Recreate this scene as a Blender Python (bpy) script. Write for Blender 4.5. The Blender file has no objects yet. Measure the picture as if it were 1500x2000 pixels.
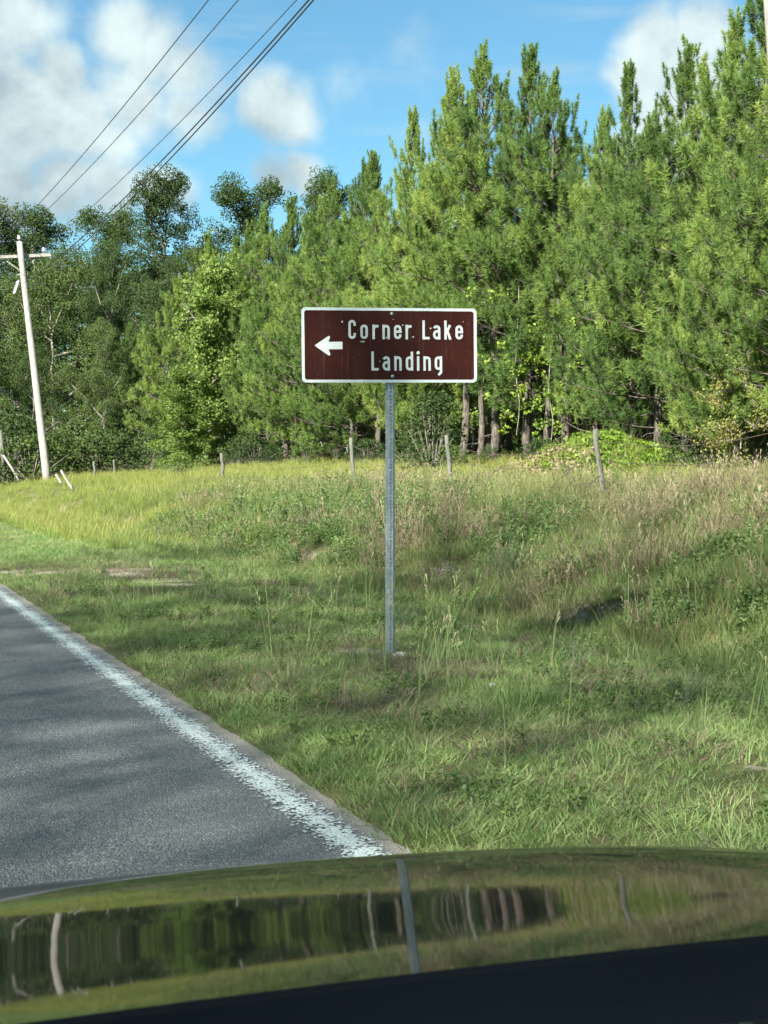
import bpy, math, random
import numpy as np
from mathutils import Vector, Matrix

S = bpy.context.scene
COL = S.collection
R = math.radians
rng = np.random.default_rng(7)
random.seed(7)

# ------------------------------------------------------------------ camera
F_PX = 3000.0                       # focal length in pixels of the 1500 x 2000 photograph
EYE = np.array([0.0, 0.0, 1.35])    # driver's eye; road runs along +Y, X is to the right
YAW = R(19.8)                       # looking to the right of the road
HORIZON = 922.0
PITCH = -math.atan((1000 - HORIZON) / F_PX)

cam_d = bpy.data.cameras.new('camera')
cam = bpy.data.objects.new('camera', cam_d)
COL.objects.link(cam)
cam.location = EYE
cam.rotation_euler = (R(90) + PITCH, 0, -YAW)
cam_d.sensor_fit = 'VERTICAL'
cam_d.sensor_height = 24
cam_d.lens = 24 * F_PX / 2000
cam_d.clip_start = 0.05
cam_d.clip_end = 3000
cam_d.dof.use_dof = True
cam_d.dof.focus_distance = 11.5
cam_d.dof.aperture_fstop = 13
S.camera = cam

FWD = np.array([math.sin(YAW) * math.cos(PITCH), math.cos(YAW) * math.cos(PITCH), math.sin(PITCH)])
RGT = np.array([math.cos(YAW), -math.sin(YAW), 0.0])
UPV = np.cross(RGT, FWD)


def ray(px, py):
    return FWD + RGT * (px - 750) / F_PX + UPV * (1000 - py) / F_PX


def at(px, py, depth):
    return EYE + ray(px, py) * depth


def project(P):
    d = np.asarray(P) - EYE
    z = d @ FWD
    z = np.where(np.abs(z) < 1e-3, 1e-3, z)
    return 750 + F_PX * (d @ RGT) / z, 1000 - F_PX * (d @ UPV) / z, z


# ------------------------------------------------------------------ light
SUN_EL, SUN_AZ = R(33), R(232)      # azimuth clockwise from +Y
SUN_DIR = np.array([math.sin(SUN_AZ) * math.cos(SUN_EL), math.cos(SUN_AZ) * math.cos(SUN_EL), math.sin(SUN_EL)])
sun_d = bpy.data.lights.new('sun', 'SUN')
sun_d.energy = 3.4
sun_d.angle = R(0.8)
sun_d.color = (1.0, 0.945, 0.85)
sun = bpy.data.objects.new('sun', sun_d)
COL.objects.link(sun)
sun.location = (-20, -20, 30)
sun.rotation_euler = Vector(SUN_DIR).to_track_quat('Z', 'Y').to_euler()

S.view_settings.view_transform = 'Standard'
S.view_settings.look = 'None'
S.view_settings.gamma = 1.0
S.view_settings.exposure = 2.3
S.view_settings.use_curve_mapping = False

S.cycles.use_denoising = True
S.cycles.max_bounces = 5
S.cycles.diffuse_bounces = 3
S.cycles.adaptive_threshold = 0.02
S.cycles.glossy_bounces = 3
S.cycles.transmission_bounces = 4
S.cycles.transparent_max_bounces = 6
S.cycles.caustics_reflective = False
S.cycles.caustics_refractive = False
S.cycles.sample_clamp_indirect = 6.0


# ------------------------------------------------------------------ node helpers
class NT:
    def __init__(self, tree):
        self.t = tree
        tree.nodes.clear()

    def n(self, kind, ins=None, **props):
        nd = self.t.nodes.new(kind)
        for k, v in props.items():
            setattr(nd, k, v)
        for k, v in (ins or {}).items():
            self.set(nd.inputs[k], v)
        return nd

    def set(self, sock, v):
        if hasattr(v, 'is_output'):
            self.t.links.new(v, sock)
        elif hasattr(v, 'outputs'):
            self.t.links.new(v.outputs[0], sock)
        else:
            sock.default_value = v

    def math(self, op, a, b=0.0, c=None, clamp=False):
        nd = self.n('ShaderNodeMath', {0: a, 1: b}, operation=op, use_clamp=clamp)
        if c is not None:
            self.set(nd.inputs[2], c)
        return nd.outputs[0]

    def vmath(self, op, a, b=(0, 0, 0), out=0):
        nd = self.n('ShaderNodeVectorMath', {0: a, 1: b}, operation=op)
        return nd.outputs[out]

    def ramp01(self, v, lo, hi, a=0.0, b=1.0, smooth=True):
        nd = self.n('ShaderNodeMapRange', {'Value': v, 'From Min': lo, 'From Max': hi, 'To Min': a, 'To Max': b},
                    interpolation_type='SMOOTHSTEP' if smooth else 'LINEAR', clamp=True)
        return nd.outputs[0]

    def mix(self, f, a, b, blend='MIX'):
        nd = self.n('ShaderNodeMix', data_type='RGBA', blend_type=blend, clamp_factor=True)
        self.set(nd.inputs[0], f)
        self.set(nd.inputs[6], a)
        self.set(nd.inputs[7], b)
        return nd.outputs[2]

    def noise(self, vec, scale, detail=4, rough=0.55, out='Fac'):
        nd = self.n('ShaderNodeTexNoise', {'Scale': scale, 'Detail': detail, 'Roughness': rough})
        if vec is not None:
            self.set(nd.inputs['Vector'], vec)
        return nd.outputs[out]

    def ramp(self, fac, stops):
        nd = self.n('ShaderNodeValToRGB', {'Fac': fac})
        el = nd.color_ramp.elements
        while len(el) < len(stops):
            el.new(0.5)
        for e, (p, c) in zip(el, stops):
            e.position = p
            e.color = (*c, 1)
        return nd.outputs[0]


def c4(c):
    return (c[0], c[1], c[2], 1.0)


def new_mat(name):
    m = bpy.data.materials.new(name)
    m.use_nodes = True
    return m, NT(m.node_tree)


# ------------------------------------------------------------------ sky with clouds
def build_world():
    w = bpy.data.worlds.new('World')
    S.world = w
    w.use_nodes = True
    nt = NT(w.node_tree)
    out = nt.n('ShaderNodeOutputWorld')
    sky = nt.n('ShaderNodeTexSky', sky_type='NISHITA', sun_disc=False, sun_elevation=SUN_EL, sun_rotation=SUN_AZ,
               air_density=1.0, dust_density=0.35, ozone_density=2.2, altitude=10)
    d = nt.n('ShaderNodeTexCoord').outputs['Generated']
    d = nt.vmath('NORMALIZE', d)

    warp = nt.noise(d, 9.0, 3, 0.5, 'Color')
    warp = nt.vmath('SUBTRACT', warp, (0.5, 0.5, 0.5))
    warp = nt.n('ShaderNodeVectorMath', {0: warp, 'Scale': 0.035}, operation='SCALE').outputs[0]
    dw = nt.vmath('ADD', d, warp)

    def blob_dir(px, py):
        r = ray(px, py)
        return tuple(r / np.linalg.norm(r))

    field = None
    for px, py, rad, k in [(252, 68, 62, 1.05), (300, 115, 80, 1), (350, 150, 85, .9), (260, 200, 110, 1), (350, 215, 75, .9), (118, 135, 55, 1), (75, 205, 88, 1.1), (15, 250, 105, 1.1),
                           (150, 235, 105, 1), (60, 275, 85, 1), (230, 275, 80, .8), (40, 365, 80, 1), (130, 375, 85, 1), (220, 370, 85, .95), (305, 380, 70, .85), (20, 420, 90, .9),
                           (15, 25, 95, .9), (545, 190, 62, 1), (590, 205, 58, .9), (535, 345, 55, .95), (590, 330, 48, .95),
                           (1290, 75, 85, 1.2), (1370, 55, 80, 1.2), (1260, 150, 80, 1.1), (1340, 150, 95, 1.2), (1300, 240, 90, 1.1), (1390, 170, 90, 1.1), (1240, 330, 85, 1), (1330, 330, 110, 1), (1215, 430, 80, .9),
                           (-180, 200, 260, 1), (-150, 480, 260, .8), (1720, 260, 300, .9), (800, 120, 70, .36), (670, 160, 70, .30)]:
        dist = nt.vmath('DISTANCE', dw, blob_dir(px, py), out='Value')
        v = nt.ramp01(dist, 0.0, 1.35 * rad / F_PX, k, 0.0, smooth=False)
        field = v if field is None else nt.math('MAXIMUM', field, v)

    # clouds out of view, cover thickened to raise the ambient light
    ctr = ray(750, 400)
    ctr = tuple(ctr / np.linalg.norm(ctr))
    away = nt.ramp01(nt.vmath('DISTANCE', d, ctr, out='Value'), 0.40, 0.60)
    gen = nt.noise(nt.vmath('MULTIPLY', d, (1, 1, 1.9)), 3.1, 2, 0.5)
    gen = nt.ramp01(gen, 0.41, 0.64, 0.0, 1.0)
    gen = nt.math('MULTIPLY', gen, away)
    field = nt.math('MAXIMUM', field, gen)

    puff = nt.noise(dw, 12.0, 8, 0.54)
    up = nt.vmath('ADD', dw, tuple(np.array([-0.004, -0.002, 0.012])))
    puff_up = nt.noise(up, 12.0, 8, 0.54)
    cover = nt.math('ADD', field, nt.math('MULTIPLY', nt.math('SUBTRACT', puff, 0.5), 1.5))
    alpha = nt.ramp01(cover, 0.06, 0.72)
    alpha = nt.math('MULTIPLY', alpha, 0.96)
    # relief: sunny tops, grey bellies
    rel = nt.math('SUBTRACT', puff, puff_up)
    big = nt.noise(dw, 7.0, 3, 0.5)
    lit = nt.math('ADD', nt.math('MULTIPLY', rel, 2.2), nt.math('MULTIPLY', nt.math('SUBTRACT', big, 0.5), 2.4))
    lit = nt.ramp01(lit, -0.5, 0.55)
    cloud = nt.mix(lit, (1.7, 2.15, 2.35, 1), (3.6, 4.2, 4.2, 1))
    # thin high streaks
    st = nt.noise(nt.vmath('MULTIPLY', nt.vmath('ADD', d, (0.3, 0.1, 0)), (3, 3, 26)), 2.2, 5, 0.6)
    st = nt.ramp01(st, 0.47, 0.78, 0.0, 0.34)
    blue = nt.mix(st, nt.mix(1.0, sky.outputs[0], (0.415, 0.64, 0.64, 1), 'MULTIPLY'), (2.5, 3.1, 3.3, 1))
    final = nt.mix(alpha, blue, cloud)
    bg = nt.n('ShaderNodeBackground', {'Color': final, 'Strength': 0.05})
    nt.set(out.inputs['Surface'], bg)
    w.cycles.sampling_method = 'MANUAL'
    w.cycles.sample_map_resolution = 512


build_world()


# ------------------------------------------------------------------ mesh helpers
def mesh_np(name, verts, faces, mat=None, smooth=False, attrs=None):
    """verts (N,3), faces list of int arrays (each (M,3) or (M,4)); fast mesh creation"""
    verts = np.asarray(verts, dtype=np.float32)
    if not isinstance(faces, (list, tuple)):
        faces = [faces]
    loops = np.concatenate([np.asarray(f, dtype=np.int32).ravel() for f in faces])
    sizes = np.concatenate([np.full(len(f), np.asarray(f).shape[1], dtype=np.int32) for f in faces])
    starts = np.concatenate([[0], np.cumsum(sizes)[:-1]]).astype(np.int32)
    me = bpy.data.meshes.new(name)
    me.vertices.add(len(verts))
    me.vertices.foreach_set('co', verts.ravel())
    me.loops.add(len(loops))
    me.loops.foreach_set('vertex_index', loops)
    me.polygons.add(len(sizes))
    me.polygons.foreach_set('loop_start', starts)
    me.polygons.foreach_set('use_smooth', np.full(len(sizes), bool(smooth)))
    for k, v in (attrs or {}).items():
        a = me.attributes.new(k, 'FLOAT', 'POINT')
        a.data.foreach_set('value', np.asarray(v, dtype=np.float32))
    me.update(calc_edges=True)
    if mat:
        me.materials.append(mat)
    return me


class MB:
    """collects shapes into one mesh"""

    def __init__(self):
        self.v, self.q, self.t, self.k = [], [], [], 0

    def add(self, v, q=None, t=None):
        v = np.asarray(v, dtype=float)
        if q is not None and len(q):
            self.q.append(np.asarray(q) + self.k)
        if t is not None and len(t):
            self.t.append(np.asarray(t) + self.k)
        self.v.append(v)
        self.k += len(v)

    def box(self, lo, hi, M=None):
        x0, y0, z0 = lo
        x1, y1, z1 = hi
        v = np.array([(x0, y0, z0), (x1, y0, z0), (x1, y1, z0), (x0, y1, z0), (x0, y0, z1), (x1, y0, z1), (x1, y1, z1), (x0, y1, z1)])
        if M is not None:
            v = v @ np.array(M)[:3, :3].T + np.array(M)[:3, 3]
        self.add(v, [(0, 3, 2, 1), (4, 5, 6, 7), (0, 1, 5, 4), (1, 2, 6, 5), (2, 3, 7, 6), (3, 0, 4, 7)])

    def tube(self, pts, rad, sides=6, cap=True):
        pts = np.asarray(pts, dtype=float)
        n = len(pts)
        rad = np.broadcast_to(np.asarray(rad, dtype=float), (n,))
        tan = np.gradient(pts, axis=0)
        tan /= np.linalg.norm(tan, axis=1, keepdims=True) + 1e-9
        ref = np.array([0, 0, 1.0]) if abs(tan[:, 2]).mean() < 0.8 else np.array([1.0, 0, 0])
        a = np.cross(tan, ref)
        a /= np.linalg.norm(a, axis=1, keepdims=True) + 1e-9
        b = np.cross(tan, a)
        th = np.linspace(0, 2 * np.pi, sides, endpoint=False)
        ring = a[:, None, :] * np.cos(th)[None, :, None] + b[:, None, :] * np.sin(th)[None, :, None]
        v = pts[:, None, :] + ring * rad[:, None, None]
        v = v.reshape(-1, 3)
        i, j = np.meshgrid(np.arange(n - 1), np.arange(sides), indexing='ij')
        p0 = i * sides + j
        p1 = i * sides + (j + 1) % sides
        q = np.stack([p0, p0 + sides, p1 + sides, p1], -1).reshape(-1, 4)
        t = []
        if cap:
            v = np.concatenate([v, pts[:1], pts[-1:]])
            c0, c1 = n * sides, n * sides + 1
            for s in range(sides):
                t.append((c0, s, (s + 1) % sides))
                t.append((c1, (n - 1) * sides + (s + 1) % sides, (n - 1) * sides + s))
        self.add(v, q, t)

    def lathe(self, prof, sides=12, M=None):
        """prof: list of (r, z); about z"""
        th = np.linspace(0, 2 * np.pi, sides, endpoint=False)
        v = np.array([[r * math.cos(a), r * math.sin(a), z] for r, z in prof for a in th])
        n = len(prof)
        q = [(i * sides + j, i * sides + (j + 1) % sides, (i + 1) * sides + (j + 1) % sides, (i + 1) * sides + j)
             for i in range(n - 1) for j in range(sides)]
        if M is not None:
            v = v @ np.array(M)[:3, :3].T + np.array(M)[:3, 3]
        self.add(v, q)

    def prism(self, poly, z0, z1, M=None):
        """poly: CCW list of (x, y); convex or fan-safe outline"""
        n = len(poly)
        v = [(x, y, z0) for x, y in poly] + [(x, y, z1) for x, y in poly]
        c = np.mean(poly, axis=0)
        v += [(c[0], c[1], z0), (c[0], c[1], z1)]
        v = np.array(v)
        q = [(i, (i + 1) % n, n + (i + 1) % n, n + i) for i in range(n)]
        t = [(2 * n, (i + 1) % n, i) for i in range(n)] + [(2 * n + 1, n + i, n + (i + 1) % n) for i in range(n)]
        if M is not None:
            v = v @ np.array(M)[:3, :3].T + np.array(M)[:3, 3]
        self.add(v, q, t)

    def mesh(self, name, mat=None, smooth=False, attrs=None):
        f = []
        if self.q:
            f.append(np.concatenate(self.q))
        if self.t:
            f.append(np.concatenate(self.t))
        return mesh_np(name, np.concatenate(self.v), f, mat, smooth, attrs)

    def build(self, name, mat, parent=None, smooth=False, loc=None):
        return link(name, self.mesh(name, mat, smooth), parent, loc)


def link(name, me, parent=None, loc=None, rot=None, scl=None):
    o = bpy.data.objects.new(name, me)
    COL.objects.link(o)
    if parent is not None:
        o.parent = parent
    if loc is not None:
        o.location = loc
    if rot is not None:
        o.rotation_euler = rot
    if scl is not None:
        o.scale = scl
    return o


def thing(name, label, cat, loc=(0, 0, 0), rot=(0, 0, 0), group=None, scl=None):
    o = link(name, None, None, loc, rot, scl)
    return tag(o, label, cat, group)


def tag(o, label=None, cat=None, group=None, kind=None):
    if label:
        o['label'] = label
    if cat:
        o['category'] = cat
    if group:
        o['group'] = group
    if kind:
        o['kind'] = kind
    return o


def hash2(ix, iy, seed):
    h = (ix.astype(np.int64) * 374761393 + iy.astype(np.int64) * 668265263 + seed * 974711) & 0x7fffffff
    h = ((h ^ (h >> 13)) * 1274126177) & 0x7fffffff
    return ((h ^ (h >> 16)) & 0xffff) / 65535.0


def vnoise(x, y, seed=0):
    x = np.asarray(x, float)
    y = np.asarray(y, float)
    ix, iy = np.floor(x), np.floor(y)
    fx, fy = x - ix, y - iy
    fx = fx * fx * (3 - 2 * fx)
    fy = fy * fy * (3 - 2 * fy)
    a = hash2(ix, iy, seed)
    b = hash2(ix + 1, iy, seed)
    c = hash2(ix, iy + 1, seed)
    d = hash2(ix + 1, iy + 1, seed)
    return (a * (1 - fx) + b * fx) * (1 - fy) + (c * (1 - fx) + d * fx) * fy


def fbm(x, y, seed=0, o=3):
    s, a, t = 0, 1.0, 0
    for k in range(o):
        s = s + a * vnoise(np.asarray(x) * 2 ** k, np.asarray(y) * 2 ** k, seed + k)
        t += a
        a *= 0.5
    return s / t


def sstep(a, b, x):
    t = np.clip((np.asarray(x, float) - a) / (b - a), 0, 1)
    return t * t * (3 - 2 * t)


# ------------------------------------------------------------------ terrain
_px = np.array([-600, -60, -14, -9, -7, -5.6, -5.2, 1.75, 2.05, 3.0, 4.0, 5.0, 5.8, 6.25, 6.75, 7.3, 8.2, 9.2, 10.6, 12.5, 15, 18, 30, 60, 600])
_pz = np.array([0.3, 0.3, 0.2, 0.0, -0.12, -0.02, -0.06, -0.025, 0.005, 0.05, 0.06, 0.01, -0.10, -0.06, 0.24, 0.40, 0.58, 0.71, 0.80, 0.92, 1.15, 1.40, 1.8, 2.0, 2.0])
_fx = np.linspace(-20, 40, 1201)
_fz = np.interp(_fx, _px, _pz)
_ker = np.hanning(9)
_fz = np.convolve(np.pad(_fz, 4, 'edge'), _ker / _ker.sum(), 'valid')

MOUND = at(1165, 900, 33.5)


def hgt(X, Y):
    X = np.asarray(X, float)
    Y = np.asarray(Y, float)
    Xb = X + sstep(4.0, 5.5, X) * (1 - sstep(9, 12, X)) * (1.5 * (fbm(Y * 0.33, X * 0 + 4.2, 23, 2) - 0.5) + 0.5 * (fbm(Y * 1.5, X * 0.7, 29, 2) - 0.5))
    z = np.where((X > -19) & (X < 39), np.interp(Xb, _fx, _fz), np.interp(X, _px, _pz))
    off = sstep(2.1, 3.2, X) + sstep(-5.4, -6.5, X)
    z = z + off * 0.05 * (fbm(X * 1.1, Y * 1.1, 3) - 0.5)
    bank = sstep(4.8, 6.5, X) * (1 - 0.6 * sstep(10, 14, X))
    z = z + bank * (0.30 * (fbm(X * 0.6, Y * 0.45, 11) - 0.5) + 0.10 * (fbm(X * 2.2, Y * 2.2, 17) - 0.5))
    z = z + sstep(3.0, 8.0, X) * 0.30 * sstep(25, 62, Y)
    z = z + 0.80 * np.exp(-(((X - MOUND[0]) ** 2 + (Y - MOUND[1]) ** 2) / (1.5 ** 2)))
    return z


def ground_hit(px, py):
    r = ray(px, py)
    t = 3.0
    while t < 200:
        p = EYE + r * t
        if p[2] < hgt(p[0], p[1]):
            return p
        t += 0.05
    return EYE + r * 60


def on_ground(px, depth):
    p = at(px, HORIZON, depth)
    p[2] = float(hgt(p[0], p[1]))
    return p


SAND = [(ground_hit(x, y), r, k) for x, y, r, k in
        [(30, 1117, .45, 1.2), (75, 1120, .5, 1.2), (240, 1114, .55, 1.5), (275, 1122, .55, 1.5), (315, 1133, .5, 1.4), (345, 1143, .4, 1.1),
         (690, 1272, .42, .9), (735, 1275, .30, .9), (590, 1240, .3, .6), (1040, 1255, .5, .7), (1000, 1262, .4, .6),
         (1420, 1265, .22, .9), (1470, 1245, .2, .7), (1450, 1490, .16, .8), (1490, 1505, .2, .8), (720, 1135, .9, .45), (640, 1110, .8, .45),
         (900, 1160, .8, .35), (790, 1440, .35, .5), (560, 1420, .3, .3), (960, 1345, .25, .5), (770, 1590, .25, .5), (860, 1560, .3, .4)]]


def scarp(X, Y):
    Xb = X + (1.5 * (fbm(Y * 0.33, X * 0 + 4.2, 23, 2) - 0.5) + 0.5 * (fbm(Y * 1.5, X * 0.7, 29, 2) - 0.5))
    return np.exp(-((Xb - 6.5) / 0.33) ** 2) * sstep(0.42, 0.62, fbm(X * 0.8 + 3, Y * 0.8, 37))


def sandness(X, Y):
    s = 0.85 * scarp(X, Y)
    for p, r, k in SAND:
        s = np.maximum(s, k * np.exp(-(((X - p[0]) ** 2 + (Y - p[1]) ** 2) / (r * r))))
    return s


def build_ground():
    xs = np.concatenate([[-900, -500, -250, -120, -70, -40, -28, -20, -15, -12, -10, -8, -7, -6.2], np.arange(-5.6, 1.6, 0.8),
                         np.arange(1.6, 12, 0.11), np.arange(12, 20, 0.3), np.arange(20, 42, 1.5), [45, 60, 90, 150, 300, 600, 900]])
    ys = np.concatenate([[-900, -500, -250, -120, -60, -30, -18, -10, -5], np.arange(-2, 3, 0.6), np.arange(3, 26, 0.14),
                         np.arange(26, 45, 0.35), np.arange(45, 110, 1.2), [115, 130, 160, 220, 350, 600, 1200]])
    X, Y = np.meshgrid(xs, ys, indexing='ij')
    Z = hgt(X, Y)
    v = np.stack([X, Y, Z], -1).reshape(-1, 3)
    nx, ny = X.shape
    i, j = np.meshgrid(np.arange(nx - 1), np.arange(ny - 1), indexing='ij')
    p = i * ny + j
    q = np.stack([p, p + ny, p + ny + 1, p + 1], -1).reshape(-1, 4)
    m, nt = new_mat('ground_soil_and_thatch')
    out = nt.n('ShaderNodeOutputMaterial')
    pos = nt.n('ShaderNodeNewGeometry').outputs['Position']
    n1 = nt.noise(pos, 1.3, 5)
    n2 = nt.noise(pos, 9.0, 6, 0.65)
    n3 = nt.noise(pos, 55.0, 4, 0.7)
    base = nt.ramp(n1, [(0.3, (0.060, 0.085, 0.025)), (0.5, (0.10, 0.115, 0.04)), (0.68, (0.16, 0.135, 0.07))])
    base = nt.mix(nt.ramp01(n2, 0.45, 0.7, 0, 0.7), base, (0.19, 0.155, 0.095, 1))
    base = nt.mix(nt.ramp01(n3, 0.45, 0.65, 0, 0.6), base, (0.045, 0.045, 0.022, 1))
    sa = nt.n('ShaderNodeAttribute', attribute_name='sand').outputs['Fac']
    sa = nt.math('ADD', sa, nt.math('MULTIPLY', nt.math('SUBTRACT', n2, 0.5), 1.1))
    sandc = nt.mix(n3, (0.30, 0.265, 0.205, 1), (0.52, 0.47, 0.39, 1))
    base = nt.mix(nt.ramp01(sa, 0.62, 1.0, 0, 0.85), base, sandc)
    hh = nt.math('ADD', nt.math('MULTIPLY', n2, 0.6), nt.math('MULTIPLY', n3, 0.4))
    bump = nt.n('ShaderNodeBump', {'Height': hh, 'Strength': 0.9, 'Distance': 0.06})
    b = nt.n('ShaderNodeBsdfPrincipled', {'Base Color': base, 'Roughness': 0.95, 'Normal': bump})
    b.inputs['Specular IOR Level'].default_value = 0.15
    nt.set(out.inputs['Surface'], b)
    me = mesh_np('ground', v, q, m, True, {'sand': sandness(X, Y).ravel()})
    tag(link('ground', me), 'rough grassy verge, ditch and bank beside the road', None, None, 'structure')


build_ground()


# ------------------------------------------------------------------ road and edge line
def build_road():
    m, nt = new_mat('worn_asphalt')
    out = nt.n('ShaderNodeOutputMaterial')
    pos = nt.n('ShaderNodeNewGeometry').outputs['Position']
    vor = nt.n('ShaderNodeTexVoronoi', {'Vector': pos, 'Scale': 120.0})
    big = nt.noise(pos, 0.9, 4)
    mid = nt.noise(pos, 14.0, 5, 0.7)
    stone = nt.ramp(nt.n('ShaderNodeSeparateColor', {0: vor.outputs['Color']}).outputs[0],
                    [(0.0, (0.058, 0.067, 0.070)), (0.45, (0.094, 0.109, 0.112)), (0.8, (0.142, 0.162, 0.165)), (1.0, (0.27, 0.295, 0.295))])
    gap = nt.ramp01(vor.outputs['Distance'], 0.45, 0.75, 1.0, 0.55)
    col = nt.mix(1.0, stone, nt.n('ShaderNodeCombineColor', {0: gap, 1: gap, 2: gap}), 'MULTIPLY')
    col = nt.mix(nt.ramp01(big, 0.35, 0.7, 0.0, 0.35), col, (0.085, 0.088, 0.088, 1))
    col = nt.mix(nt.ramp01(mid, 0.55, 0.75, 0, 0.4), col, (0.035, 0.036, 0.038, 1))
    tr_ = nt.noise(nt.vmath('MULTIPLY', pos, (1.6, 0.06, 1)), 1.4, 4, 0.6)
    col = nt.mix(nt.ramp01(tr_, 0.40, 0.66, 0.0, 0.4), col, (0.070, 0.080, 0.082, 1))
    # dusty sand blown over the outer edge
    xe = nt.n('ShaderNodeSeparateXYZ', {0: pos}).outputs[0]
    edge = nt.ramp01(nt.math('ADD', xe, nt.math('MULTIPLY', mid, 0.12)), 1.86, 1.99, 0, 0.75)
    col = nt.mix(edge, col, (0.27, 0.25, 0.21, 1))
    bump = nt.n('ShaderNodeBump', {'Height': nt.math('SUBTRACT', 1.0, vor.outputs['Distance']), 'Strength': 0.8, 'Distance': 0.008})
    b = nt.n('ShaderNodeBsdfPrincipled', {'Base Color': col, 'Roughness': 0.75, 'Normal': bump})
    b.inputs['Specular IOR Level'].default_value = 0.4
    nt.set(out.inputs['Surface'], b)
    ys = np.concatenate([[-300, -100, -40, -10], np.arange(0, 60, 0.06), [70, 100, 200, 400]])
    xe = 1.935 + 0.045 * (fbm(ys * 2.2, ys * 0 + 3, 5, 4) - 0.5) + 0.025 * (fbm(ys * 9, ys * 0 + 9, 8, 2) - 0.5)
    v, q = [], []
    for k, y in enumerate(ys):
        v += [(-5.1, y, -0.05), (-5.1, y, 0.0), (-1.6, y, 0.035), (xe[k], y, 0.0), (xe[k] + 0.02, y, -0.05)]
    n = len(ys)
    for k in range(n - 1):
        for s in range(4):
            q.append((k * 5 + s, k * 5 + s + 1, k * 5 + 6 + s, k * 5 + 5 + s))
    q = np.array(q)[:, ::-1]
    tag(link('road', mesh_np('road', np.array(v), q, m)), 'worn grey asphalt lane', None, None, 'structure')

    # painted line: paint only sits on the stone tops, so its coverage breaks up into flecks
    m, nt = new_mat('worn_white_road_paint')
    out = nt.n('ShaderNodeOutputMaterial')
    pos = nt.n('ShaderNodeNewGeometry').outputs['Position']
    xs_ = nt.n('ShaderNodeSeparateXYZ', {0: pos}).outputs[0]
    vor = nt.n('ShaderNodeTexVoronoi', {'Vector': pos, 'Scale': 85.0})
    vr = nt.n('ShaderNodeSeparateColor', {0: vor.outputs['Color']}).outputs[1]
    n1 = nt.noise(pos, 5.0, 5, 0.7)
    n2 = nt.noise(pos, 60.0, 3, 0.7)
    core = nt.math('SUBTRACT', 1.0, nt.math('DIVIDE', nt.math('ABSOLUTE', nt.math('SUBTRACT', xs_, 1.755)), 0.10))
    cov = nt.math('ADD', nt.math('MULTIPLY', core, 0.90), nt.math('MULTIPLY', nt.math('SUBTRACT', n1, 0.5), 1.0))
    cov = nt.math('ADD', cov, nt.math('MULTIPLY', nt.math('SUBTRACT', n2, 0.5), 0.5))
    cov = nt.math('ADD', cov, nt.math('MULTIPLY', nt.math('SUBTRACT', vr, 0.5), 1.0))
    mask = nt.ramp01(cov, 0.26, 0.55, 0, 0.94)
    bump = nt.n('ShaderNodeBump', {'Height': nt.math('SUBTRACT', 1.0, vor.outputs['Distance']), 'Strength': 0.8, 'Distance': 0.008})
    paint = nt.mix(n2, (0.36, 0.43, 0.42, 1), (0.50, 0.585, 0.57, 1))
    pb = nt.n('ShaderNodeBsdfPrincipled', {'Base Color': paint, 'Roughness': 0.6, 'Normal': bump})
    tr = nt.n('ShaderNodeBsdfTransparent')
    mx = nt.n('ShaderNodeMixShader', {0: mask, 1: tr.outputs[0], 2: pb.outputs[0]})
    nt.set(out.inputs['Surface'], mx)
    v, q = [], []
    for k, y in enumerate(ys):
        for x in (1.52, 1.88):
            v.append((x, y, 0.035 * (1.935 - x) / 3.535 + 0.006))
    for k in range(n - 1):
        q.append((2 * k, 2 * k + 1, 2 * k + 3, 2 * k + 2))
    tag(link('road_marking', mesh_np('road_marking', np.array(v), np.array(q), m)), 'worn white painted edge line along the asphalt', None, None, 'structure')


build_road()


# ------------------------------------------------------------------ foliage materials
def leaf_mat(name, stops, trans=0.35, patch=0.35, patch_scale=0.35, rough=0.6, spec=0.3, tip=None, patch_col=(0.30, 0.26, 0.10)):
    m, nt = new_mat(name)
    out = nt.n('ShaderNodeOutputMaterial')
    rnd = nt.n('ShaderNodeObjectInfo').outputs['Random']
    tint = nt.n('ShaderNodeAttribute', attribute_name='tint').outputs['Fac']
    pos = nt.n('ShaderNodeNewGeometry').outputs['Position']
    n = nt.noise(pos, patch_scale, 3)
    f = nt.math('ADD', nt.math('MULTIPLY', rnd, 0.45), nt.math('MULTIPLY', tint, 0.55))
    f = nt.math('ADD', f, nt.math('MULTIPLY', nt.math('SUBTRACT', n, 0.5), patch * 2))
    col = nt.ramp(f, stops)
    if tip:
        t = nt.n('ShaderNodeAttribute', attribute_name='along').outputs['Fac']
        col = nt.mix(nt.ramp01(t, 0.45, 1.0, 0, 0.6), col, c4(tip))
    b = nt.n('ShaderNodeBsdfPrincipled', {'Base Color': col, 'Roughness': rough})
    b.inputs['Specular IOR Level'].default_value = spec
    tcol = nt.mix(1.0, col, (1.15, 1.27, 0.70, 1), 'MULTIPLY')
    tl = nt.n('ShaderNodeBsdfTranslucent', {'Color': tcol})
    mx = nt.n('ShaderNodeMixShader', {0: trans, 1: b.outputs[0], 2: tl.outputs[0]})
    nt.set(out.inputs['Surface'], mx)
    return m


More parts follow.
